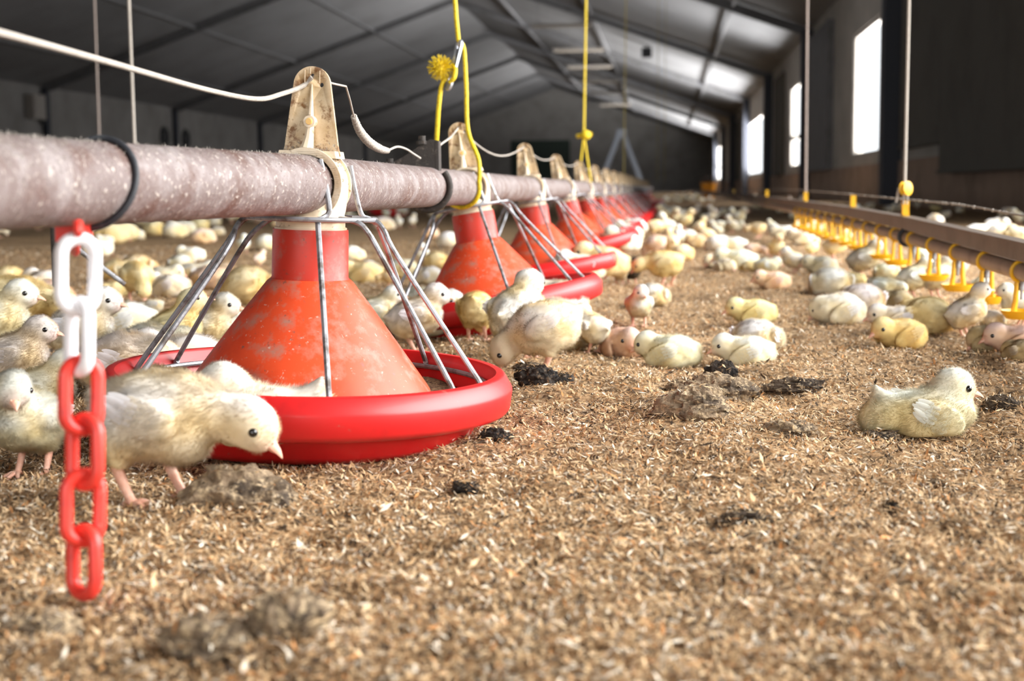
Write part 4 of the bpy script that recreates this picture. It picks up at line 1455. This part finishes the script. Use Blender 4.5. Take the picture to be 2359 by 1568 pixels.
def wing_arrays(A, s):
    """the quills and coverts of a small folded wing, lying on the fold of the body"""
    wc, wr, wp = A['wc'], A['wr'], A['wp']
    c = np.array([wc[0], s * wc[1], wc[2]])

    def W(v): return c + rotY(np.array(v, float), wp)
    g = np.random.default_rng(23 if s > 0 else 24)
    mb = MB()
    cols = []

    def feather(a0, dr_, ln, wide, col):
        nonlocal cols
        dr_ = np.array(dr_, float); dr_ /= np.linalg.norm(dr_)
        upv = np.array([dr_[2], 0, -dr_[0]])
        v, m = [], 7
        for i in range(m):
            t = i / (m - 1)
            w = wide * math.sin(math.pi * min(1, .15 + .82 * t)) ** .55
            q = np.array(a0) + dr_ * ln * t
            v += [W(q + upv * w), W(q - upv * w), W(q + np.array([0, s * wide * .42, 0]))]
        f = []
        for i in range(m - 1):
            a, b = i * 3, (i + 1) * 3
            f += [(a, b, b + 2, a + 2), (a + 2, b + 2, b + 1, a + 1)]
        mb.add(v, f)
        cols += [np.array(col) * g.uniform(.95, 1.0)] * len(v)
    wx, wy, wz = wr
    for k in range(5):                       # quills past the end of the fold
        z0 = wz * (.60 - .30 * k)
        feather((-wx * .50, s * (wy * .90 - abs(z0) * .12 + .0005 * (k % 2)), z0), (-1, s * (.03 if k % 2 else -.06), -.10 + .10 * k), .0195 - .0018 * abs(k - 2), .0026, (.95, .95, .94))
    for k in range(4):                       # shorter coverts over them
        z0 = wz * (.50 - .32 * k)
        feather((-wx * .22, s * (wy * 1.02 - abs(z0) * .12), z0), (-1, -s * .04, -.16 + .06 * k), .0120, .0022, (.94, .92, .87))
    n = 900
    x, z = g.uniform(-.75, .35, n), g.uniform(-.85, .85, n)
    P = np.array([W((wx * x[i], s * wy * math.sqrt(max(0.02, 1 - x[i] ** 2 - z[i] ** 2)), wz * z[i])) for i in range(n) if x[i] ** 2 + z[i] ** 2 < .95])
    n = len(P)
    d = np.tile([-1, s * .30, -.25], (n, 1)) + g.normal(0, .25, (n, 3)); d /= np.linalg.norm(d, axis=1)[:, None]
    sd = np.cross(d, [0, s, 0]); sd /= np.linalg.norm(sd, axis=1)[:, None] + 1e-9
    FV = np.stack([P - sd * .00022, P + sd * .00022, P + d * g.uniform(.003, .0055, (n, 1))], 1).reshape(-1, 3)
    mb.add(FV, np.arange(len(FV)).reshape(-1, 3))
    cols += list(np.repeat((CREAM * .45 + WHITE * .45) * g.uniform(.9, 1.03, (n, 1)), 3, 0))
    return mb, np.clip(np.array(cols), 0, .97)


def attr_mesh(mb, name, mt, cols):
    me = mb.mesh(name, mt, angle=180)
    ca = me.color_attributes.new('Col', 'FLOAT_COLOR', 'POINT')
    ca.data.foreach_set('color', np.concatenate([cols, np.ones((len(cols), 1))], 1).astype(np.float32).ravel())
    return me


PROTO, SMALL = {}, {}
for nm in POSES:
    A = chick_arrays(nm)
    parts = []
    body = fast_mesh('chick', A['V'], A['F'], [M['down']], A['C'])
    parts.append(('fluff', fast_mesh('fluff', A['FV'], A['FF'], [M['fluff']], A['FC'], A['FN'])))
    for s in (-1, 1):
        mbw, cw = wing_arrays(A, s)
        parts.append(('wing', attr_mesh(mbw, 'wing', M['fluff'], cw)))
        parts.append(('eye', mb_eye(A, s).mesh('eye', M['eye'])))
        if not A['sit']: parts.append(('leg', mb_leg(A, s).mesh('leg', M['leg'])))
    parts.append(('beak', mb_beak(A).mesh('beak', M['beak'], angle=50)))
    PROTO[nm] = (body, parts)
    # all in one for the far crowd
    mb = MB()
    mb.add(A['V'], A['F'], 0); n0 = mb.n
    for mi, part in ((1, mb_beak(A)), (2, mb_eye(A, -1)), (2, mb_eye(A, 1))) + (() if A['sit'] else ((3, mb_leg(A, -1)), (3, mb_leg(A, 1)))):
        mb.add(np.concatenate(part.v), part.f, mi)
    cols = np.concatenate([A['C'], np.ones((mb.n - n0, 3))])
    me = mb.mesh('chick', [M['down'], M['beak'], M['eye'], M['leg']], angle=180)
    ca = me.color_attributes.new('Col', 'FLOAT_COLOR', 'POINT')
    ca.data.foreach_set('color', np.concatenate([cols, np.ones((len(cols), 1))], 1).astype(np.float32).ravel())
    SMALL[nm] = (me, A['V'][:, 2].max())

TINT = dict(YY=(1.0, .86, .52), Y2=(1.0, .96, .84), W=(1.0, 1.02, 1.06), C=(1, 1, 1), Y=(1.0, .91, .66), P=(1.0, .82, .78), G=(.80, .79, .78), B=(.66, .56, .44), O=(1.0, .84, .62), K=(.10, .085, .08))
MADE = []


def chick(u, v, hpx, pose, head, tint, label, group=None, small=None, z=None, d=None, dz=0.0):
    """stands where the pixel (u, v) meets the floor; hpx is how tall it looks, head its heading (0 = to the right, 90 = away)"""
    sit = not POSES[pose]['legs']
    if d is None:
        p = ground(u, v)
        d = (p - CLOC).dot(FWD)
        sc = hpx * d / FPX / (SMALL[pose][1] + .003)
        if sit:
            p = p + _f0 * (.026 * sc)
    else:
        p = unproj(u, v, d)
        sc = hpx * d / FPX / (SMALL[pose][1] + .003)
    zz = fh(p.x, p.y) if z is None else z
    far = (d > 3.6) if small is None else small
    me = SMALL[pose][0] if far else PROTO[pose][0]
    o = bpy.data.objects.new('chick', me)
    COL.objects.link(o)
    o.location = (p.x, p.y, zz - .001 + dz)
    o.rotation_euler = (0, 0, R(head) + YAW)
    o.scale = (sc, sc, sc)
    c = TINT[tint]
    j = [x * random.uniform(.96, 1.03) for x in c]
    o.color = (*j, 1)
    tag(o, label, 'chick', group)
    if not far:
        for n_, pm in PROTO[pose][1]:
            ch = bpy.data.objects.new(n_, pm)
            COL.objects.link(ch)
            ch.parent = o
            ch.color = (*j, 1)
    MADE.append((p.x, p.y, sc * .045))
    return o


GN = 'chicks around the front feeder'
CH = [
    # --- in front
    (388, 1178, 318, 'lean', -8, 'C', 'chick bending forward beside the red chain, nearest the camera'),
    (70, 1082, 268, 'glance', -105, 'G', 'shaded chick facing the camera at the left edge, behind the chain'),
    (2146, 986, 158, 'situp', 4, 'C', 'lone chick sitting on the open floor, head raised to the right'),
    (1246, 873, 180, 'peck', 176, 'C', 'chick pecking down at the front pan\'s right rim, on black clods'),
    (1546, 840, 90, 'sitlevel', 158, 'C', 'chick with dirt on its back, head tucked left, right of the pink one'),
    (1722, 842, 84, 'sitlevel', 178, 'C', 'chick sitting in front of a white one, dark eye to the left'),
    (1750, 806, 82, 'tuck', 60, 'W', 'white chick sitting hidden behind the one with the dark eye'),
    (1738, 752, 68, 'sitlevel', 184, 'Y', 'yellowish chick lying alone, head down to the left, above a pair'),
    (2082, 800, 80, 'sitlevel', 200, 'YY', 'yellow dozing chick, the most yellow of those near the drinkers'),
    (1440, 816, 84, 'sitlevel', -78, 'P', 'pink-faced chick crouching with its head down toward the camera'),
    (1366, 813, 118, 'stand', 128, 'C', 'chick turned away on orange legs behind the pecking one'),
    (1472, 756, 102, 'glance', -98, 'W', 'chick standing face-on to the camera by the second pan\'s right end'),
    (1506, 702, 54, 'tuck', 70, 'W', 'pale rump of a chick half hidden behind a white one facing us'),
    (1192, 836, 208, 'stand', 62, 'W', 'white chick turned away toward the second pan, behind the pecking one'),
    (1100, 800, 118, 'peck', 82, 'Y', 'yellowish rump of a chick under the second pan\'s left rim'),
    (1292, 812, 128, 'tuck', 40, 'W', 'white rounded back of a chick behind the pecking one\'s wing'),
    (958, 824, 166, 'stand', 6, 'C', 'chick looking right between the front feeder\'s right-hand wires'),
    (868, 786, 136, 'stand', 4, 'C', 'chick just right of the front orange cone, facing right'),
    (962, 758, 92, 'tuck', 90, 'C', 'back of a chick behind the one looking right through the wires'),
    (1527, 660, 86, 'lean', 172, 'Y', 'chick standing with its head left toward the fourth pan\'s rim'),
    (1428, 654, 56, 'glance', -86, 'C', 'small chick facing us beside the dark-stained one under the pan'),
    (1457, 652, 64, 'stand', 70, 'K', 'chick with a nearly black stained rump, right of the second pan'),
    # --- left side, behind the front pan
    (92, 1004, 226, 'stand', 8, 'C', 'chick with white wing quills behind the shaded one at the left'),
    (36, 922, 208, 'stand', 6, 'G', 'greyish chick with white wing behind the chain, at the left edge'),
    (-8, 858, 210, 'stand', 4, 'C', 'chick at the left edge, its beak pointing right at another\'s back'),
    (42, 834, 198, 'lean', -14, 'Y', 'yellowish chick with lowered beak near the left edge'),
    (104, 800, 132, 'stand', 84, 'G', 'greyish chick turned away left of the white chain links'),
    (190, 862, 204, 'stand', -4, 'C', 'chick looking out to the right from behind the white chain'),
    (268, 786, 104, 'sitlevel', 184, 'W', 'white-backed chick right of the white chain links'),
    (292, 912, 150, 'tuckright', 0, 'C', 'dozing chick behind the front pan\'s left rim, under the wires'),
    (346, 886, 140, 'tuck', 20, 'G', 'greyish dozing chick behind the one at the pan\'s left rim'),
    (406, 900, 142, 'sitlevel', 170, 'W', 'fuzzy white back just behind the front pan\'s far rim'),
    (402, 862, 196, 'alert', 8, 'Y', 'chick with white wing tip between the front feeder\'s left wires'),
    (470, 846, 180, 'stand', 0, 'C', 'chick with pink beak against the front cone\'s left side'),
    (526, 844, 130, 'tuck', 70, 'C', 'fuzzy back of a chick touching the left edge of the front cone'),
    (566, 704, 94, 'tuck', 88, 'Y', 'yellow-white rump of a chick left of the front feeder\'s neck'),
    (318, 706, 98, 'peck', -58, 'Y', 'yellowish chick pecking at the floor behind the grey brace'),
    (268, 652, 54, 'tuck', 30, 'Y', 'chick resting left of another, above the grey brace'),
    (312, 642, 60, 'tuck', 80, 'Y', 'yellow-white chick resting, topmost of the cluster by the brace'),
    (372, 655, 50, 'sitlevel', 10, 'C', 'chick resting between the brace and the steepest left wire'),
    (412, 628, 44, 'tuck', 120, 'W', 'white chick behind the first slanting wire, on bare floor'),
    (384, 690, 62, 'sitlevel', 170, 'W', 'white chick under the crossing of the left wires'),
    (352, 722, 46, 'lean', 190, 'G', 'small grey chick with lowered head right of the pecking yellowish one'),
    (446, 650, 56, 'sitlevel', 30, 'C', 'chick behind the bright slanting wire left of the cone'),
    (478, 668, 58, 'tuck', 10, 'P', 'pinkish chick behind the bright slanting wire'),
    (438, 600, 40, 'sitlevel', 176, 'W', 'white chick alone on bare floor behind the first slanting wire'),
    (466, 562, 38, 'tuck', 40, 'P', 'pinkish-white chick farther off above the lone white one'),
    (562, 582, 48, 'stand', 96, 'W', 'white chick standing upright left of the front neck'),
    (612, 576, 40, 'tuck', 80, 'C', 'round pale chick touching the left side of the front neck'),
    (598, 618, 44, 'stand', 60, 'P', 'small pinkish chick left of the front feeder\'s neck'),
    (510, 640, 40, 'tuck', 130, 'B', 'brownish chick between the bright wire and the dark one'),
    (14, 676, 62, 'tuck', 90, 'Y', 'round white chick at the left edge under the pipe'),
    (94, 684, 68, 'sitlevel', 150, 'C', 'chick lying left of the dark post'),
    (112, 716, 66, 'tuck', 60, 'P', 'pinkish back of a chick at the foot of the dark post'),
    (256, 690, 40, 'tuck', 200, 'Y', 'small yellowish chick half hidden under the grey brace'),
    (222, 594, 44, 'tuck', 20, 'W', 'white chick right of the dark post under the black cable'),
    (252, 562, 54, 'tuck', 10, 'Y', 'yellow chick, left one of a group under the pipe right of the cable'),
    (278, 556, 48, 'tuck', 160, 'Y', 'yellow chick, right one of a group under the pipe right of the cable'),
    (352, 542, 40, 'sitlevel', 90, 'Y', 'yellow chick under the pipe, alone between two pale ones'),
    (398, 548, 42, 'tuck', 80, 'C', 'pale chick under the pipe with a yellow patch on its rump'),
    (424, 540, 34, 'tuck', 30, 'W', 'small white chick under the pipe right of the patched one'),
    (456, 532, 34, 'tuck', 120, 'Y', 'yellowish chick under the pipe near the tops of the wires'),
    (490, 520, 26, 'tuck', 120, 'C', 'tiny chick between the tops of the left wires'),
    # --- between the first and the second cone
    (834, 652, 58, 'sitlevel', 180, 'Y', 'white and yellow chick resting just right of the front cone'),
    (846, 626, 36, 'tuck', 90, 'W', 'white round back above the resting chick right of the front cone'),
    (896, 664, 38, 'lean', 180, 'O', 'orange-yellow chick behind the crossing right-hand wires'),
    (926, 644, 50, 'tuck', 30, 'W', 'white chick between the crossing right-hand wires'),
    (972, 606, 54, 'glance', -100, 'C', 'pale chick facing us behind the second feeder\'s left wires'),
    (1004, 622, 44, 'tuck', 100, 'Y', 'yellowish chick against the second cone\'s left edge'),
    (1032, 572, 40, 'tuck', 90, 'W', 'white chick left of the second feeder\'s neck'),
    (992, 548, 26, 'tuck', 20, 'P', 'tiny pinkish chick left of the second feeder\'s neck'),
    (812, 602, 38, 'tuck', 70, 'W', 'white chick touching the right side of the front neck'),
    (986, 660, 44, 'tuck', 160, 'C', 'pale chick low behind the second feeder\'s left wires'),
    (884, 530, 34, 'tuck', 40, 'C', 'first of three pale chicks below the red feeder under the pipe'),
    (918, 526, 34, 'stand', 100, 'W', 'middle of three pale chicks below the red feeder under the pipe'),
    (950, 524, 34, 'stand', 70, 'C', 'last of three pale chicks below the red feeder under the pipe'),
    # --- right of the feeders
    (1545, 588, 66, 'stand', 100, 'O', 'orange-tinged chick standing beyond the one at the fourth pan'),
    (1508, 592, 54, 'peck', 150, 'P', 'pinkish white chick bowed against the fourth pan\'s rim'),
    (1574, 598, 40, 'tuck', 80, 'Y', 'yellow round rump right of the chicks at the fourth pan'),
    (1562, 568, 52, 'stand', 80, 'W', 'slim white chick just behind the orange-tinged one'),
    (1538, 546, 60, 'alert', 160, 'C', 'chick standing tall behind those at the fourth pan'),
    (1512, 548, 44, 'lean', 30, 'Y', 'yellow-headed chick at the fifth pan\'s rim'),
    (1584, 558, 32, 'tuck', 180, 'W', 'flat white chick left of the brownish one in the open'),
    (1604, 572, 34, 'tuck', 190, 'B', 'brownish chick lying left of a white group'),
    (1628, 570, 58, 'stand', 150, 'Y', 'white and yellow chick standing left of a white group'),
    (1652, 580, 40, 'tuck', 90, 'W', 'white back of a chick beside the standing white and yellow one'),
    (1692, 578, 42, 'sitlevel', 160, 'W', 'white chick lying, topmost of the white group'),
    (1736, 600, 46, 'lean', -40, 'P', 'white chick with pinkish face bent over the white group'),
    (1702, 622, 60, 'sitlevel', 176, 'W', 'big bright white chick lying in the open, small heads before it'),
    (1648, 616, 36, 'tuck', 190, 'W', 'small white chick at the left end of the white group'),
    (1672, 626, 34, 'tuck', -70, 'C', 'small pale chick in front of the big bright white one'),
    (1728, 632, 26, 'tuck', -20, 'Y', 'small yellow chick lying at the feet of the big bright white one'),
    (1786, 600, 66, 'stand', -80, 'Y', 'yellow-white chick standing left of a broad grey-white one'),
    (1828, 630, 66, 'stand', 184, 'C', 'broad grey-white chick standing, white leg showing'),
    (1770, 636, 38, 'sitlevel', 10, 'W', 'white chick lying just behind the pinkish lying one'),
    (1784, 666, 50, 'sitlevel', 182, 'P', 'pinkish-yellow chick lying flat with head to the left'),
    (1894, 632, 48, 'sitlevel', 176, 'G', 'grey chick lying before the standing one with a white breast'),
    (1924, 600, 76, 'stand', 0, 'Y', 'yellowish chick with bright white breast, reaching up to a drinker'),
    (1988, 640, 96, 'stand', 4, 'G', 'large grey-backed chick with bright breast reaching up to a drinker'),
    (1922, 682, 72, 'tuck', 84, 'W', 'white rump of a chick with one pink foot showing'),
    (1970, 672, 44, 'tuck', 10, 'Y', 'yellowish chick right of the white rump with the pink foot'),
    (2034, 702, 66, 'lean', -24, 'W', 'white chick bowing its head above a grey-brown one'),
    (2070, 712, 46, 'tuck', 160, 'B', 'grey-brown chick lying in the middle of the drinker crowd'),
    (2104, 684, 102, 'stand', 10, 'C', 'chick reaching up at a cup, left one of an overlapping pair'),
    (2158, 684, 100, 'stand', 20, 'W', 'white-breasted chick, right one of an overlapping pair at a cup'),
    (1938, 750, 80, 'tuckright', 196, 'W', 'bright white chick preening with its dark eye to the left'),
    (1992, 732, 78, 'tuck', 100, 'W', 'white chick behind the bright preening one'),
    (2072, 768, 72, 'sitlevel', 178, 'W', 'white-backed chick lying right behind the most yellow one'),
    (2144, 768, 90, 'tuck', 110, 'Y', 'chick turned away left of the one standing with head raised'),
    (2226, 772, 132, 'alert', 6, 'C', 'chick standing with raised head and orange beak, by the cups'),
    (2346, 762, 106, 'stand', 178, 'C', 'chick at the right edge looking left at the raised-head one'),
    (2292, 760, 40, 'tuck', 60, 'W', 'white round back between the two standing chicks at the right'),
    (2302, 824, 76, 'tuck', 150, 'B', 'brownish chick sitting at the right edge below the cups'),
    (2356, 830, 84, 'sitlevel', 176, 'P', 'pink-headed chick at the right edge beside the brownish sitting one'),
    (2362, 846, 56, 'tuck', 120, 'B', 'brownish back of a chick cut off by the right edge'),
    (2262, 690, 70, 'stand', 60, 'W', 'white chick beyond the drinker pipe above the raised-head one'),
    (2118, 612, 56, 'stand', 100, 'W', 'white chick beyond the cups, behind the overlapping pair'),
    (2208, 650, 76, 'stand', 70, 'W', 'white chick beyond the drinker cups, between two of them'),
    (2046, 640, 40, 'tuck', 90, 'C', 'pale chick low under the cups right of the grey-backed one'),
    (2016, 566, 40, 'stand', 80, 'W', 'white chick seen through the cups above the grey-backed one'),
    (1852, 566, 42, 'sitlevel', 176, 'C', 'pale chick lying left of the yellowish one at the drinker'),
    (1812, 556, 44, 'sitlevel', 170, 'W', 'white chick lying in the dim part before the rail'),
    (1744, 546, 38, 'lean', 184, 'O', 'orange-headed chick facing left in the dim part of the floor'),
    (1778, 534, 32, 'stand', 120, 'C', 'chick standing right of the orange-headed one'),
    (1612, 540, 44, 'alert', 20, 'Y', 'yellowish chick standing at the edge of the dim floor'),
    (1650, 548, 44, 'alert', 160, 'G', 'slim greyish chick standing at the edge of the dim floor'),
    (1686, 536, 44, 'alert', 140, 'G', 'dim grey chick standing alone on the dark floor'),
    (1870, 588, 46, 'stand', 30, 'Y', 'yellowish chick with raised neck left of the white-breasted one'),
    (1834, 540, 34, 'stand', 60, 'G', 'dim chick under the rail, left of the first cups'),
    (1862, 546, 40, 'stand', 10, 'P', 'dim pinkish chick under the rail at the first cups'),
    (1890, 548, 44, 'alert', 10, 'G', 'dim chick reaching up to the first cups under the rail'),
    (2262, 556, 48, 'sitlevel', 10, 'W', 'white chick beyond the rail at the right, its back showing'),
    (2296, 562, 60, 'stand', 0, 'W', 'white chick with round head beyond the rail at the right'),
    (2350, 570, 54, 'sitlevel', 90, 'Y', 'pale yellow chick beyond the rail at the right edge'),
]
for row in CH:
    chick(*row)


def in_pan(k, a, r, hpx_, pose, head, tint, label, dz=0.0, small=None):
    """a chick sitting in the k-th pan at bearing a (image sense) and radius r; hpx_ is its height in metres"""
    f = feeders[k]
    w = f.matrix_basis @ Vector((math.cos(R(a) + YAW) * r, math.sin(R(a) + YAW) * r, Z0 + .012))
    q = w - CLOC
    d_ = q.dot(FWD)
    o = chick(W_PX / 2 + q.dot(CR) / d_ * FPX, H_PX / 2 - q.dot(CU) / d_ * FPX, hpx_ * FPX / d_, pose, head, tint, label, z=w.z, d=d_, small=small)
    o.location = w + Vector((0, 0, dz))
    o.rotation_euler = (0, f.rotation_euler.y, R(head) + YAW)
    return o


in_pan(0, -97, .121, .061, 'situp', 178, 'C', 'chick sitting in the front pan, its head and white tail above the rim', dz=.007)
in_pan(0, -152, .118, .052, 'tuck', 60, 'B', 'brownish back of a chick in the front pan, behind the bending one')
in_pan(1, -128, .118, .062, 'situp', -20, 'W', 'chick in the second pan with its white tail against the cone')
in_pan(1, -38, .118, .050, 'tuck', 150, 'C', 'round pale head of a chick in the second pan\'s right part')
in_pan(2, -55, .118, .058, 'sitlevel', 184, 'W', 'white chick sitting in the third pan, its head to the left')
in_pan(2, -18, .120, .066, 'sitlevel', 176, 'Y', 'yellowish chick in the third pan, between its right-hand wires')
in_pan(2, 25, .120, .060, 'tuck', 120, 'C', 'pale chick at the right end of the third pan')
in_pan(3, -30, .120, .060, 'sitlevel', 170, 'W', 'white chick in the fourth pan, low against its orange cone', small=True)
in_pan(4, -35, .120, .062, 'sitlevel', 150, 'W', 'white chick in the fifth pan, blurred', small=True)
in_pan(5, -30, .120, .060, 'tuck', 150, 'W', 'white chick in the sixth pan, blurred', small=True)

# ---- the far crowd: single small chicks that nothing tells apart
g = np.random.default_rng(41)
poses_ = ['stand', 'alert', 'tuck', 'sitlevel', 'tuckright', 'glance', 'lean', 'peck']
tn = ['W', 'C', 'C', 'Y', 'G', 'W']


def crowd(n, box, label, group, size=.078, avoid=.075, ok=None):
    done = tries = 0
    while done < n and tries < n * 60:
        tries += 1
        x, y = g.uniform(box[0], box[1]), g.uniform(box[2], box[3])
        if ok is not None and not ok(x, y): continue
        if any((x - a) ** 2 + (y - b) ** 2 < (avoid) ** 2 for a, b, r in MADE): continue
        q = Vector((x, y, 0)) - CLOC
        d_ = q.dot(FWD)
        if d_ < 2: continue
        u, v = W_PX / 2 + q.dot(CR) / d_ * FPX, H_PX / 2 - q.dot(CU) / d_ * FPX
        if not -30 < u < W_PX + 30: continue
        po = poses_[g.integers(len(poses_))]
        hgt = size * g.uniform(.85, 1.1) * (SMALL[po][1] / .09)
        o = chick(u, v, hgt * FPX / d_, po, g.uniform(0, 360), tn[g.integers(6)], label, group, small=True, d=d_, z=fh(x, y))
        o.location.x, o.location.y = x, y
        done += 1


crowd(46, (-.10, .62, 17.5, 30), 'tiny blurred chick in the bright crowd at the far end of the open aisle', 'far crowd at the end of the aisle')
crowd(20, (-.16, .40, 6.5, 11.5), 'small dim blurred chick on the dark floor between feeders and drinkers', 'dim chicks on the dark floor')
crowd(30, (.75, 2.2, 5.6, 14), 'blurred chick beyond the drinker line, by the dark right wall', 'chicks beyond the drinker line')
crowd(16, (.62, 1.9, 14, 30), 'tiny pale chick far off past the drinker line', 'tiny chicks past the drinker line')
crowd(46, (-4.6, -1.9, 5.0, 11.0), 'small blurred chick under the far left drinker cups', 'far chicks seen under the left of the pipe', ok=lambda x, y: abs(x + 2.9) < .9)
crowd(30, (-3.4, -1.0, 8.5, 17), 'tiny blurred chick far behind the first feeder', 'tiny chicks far behind the first feeder')
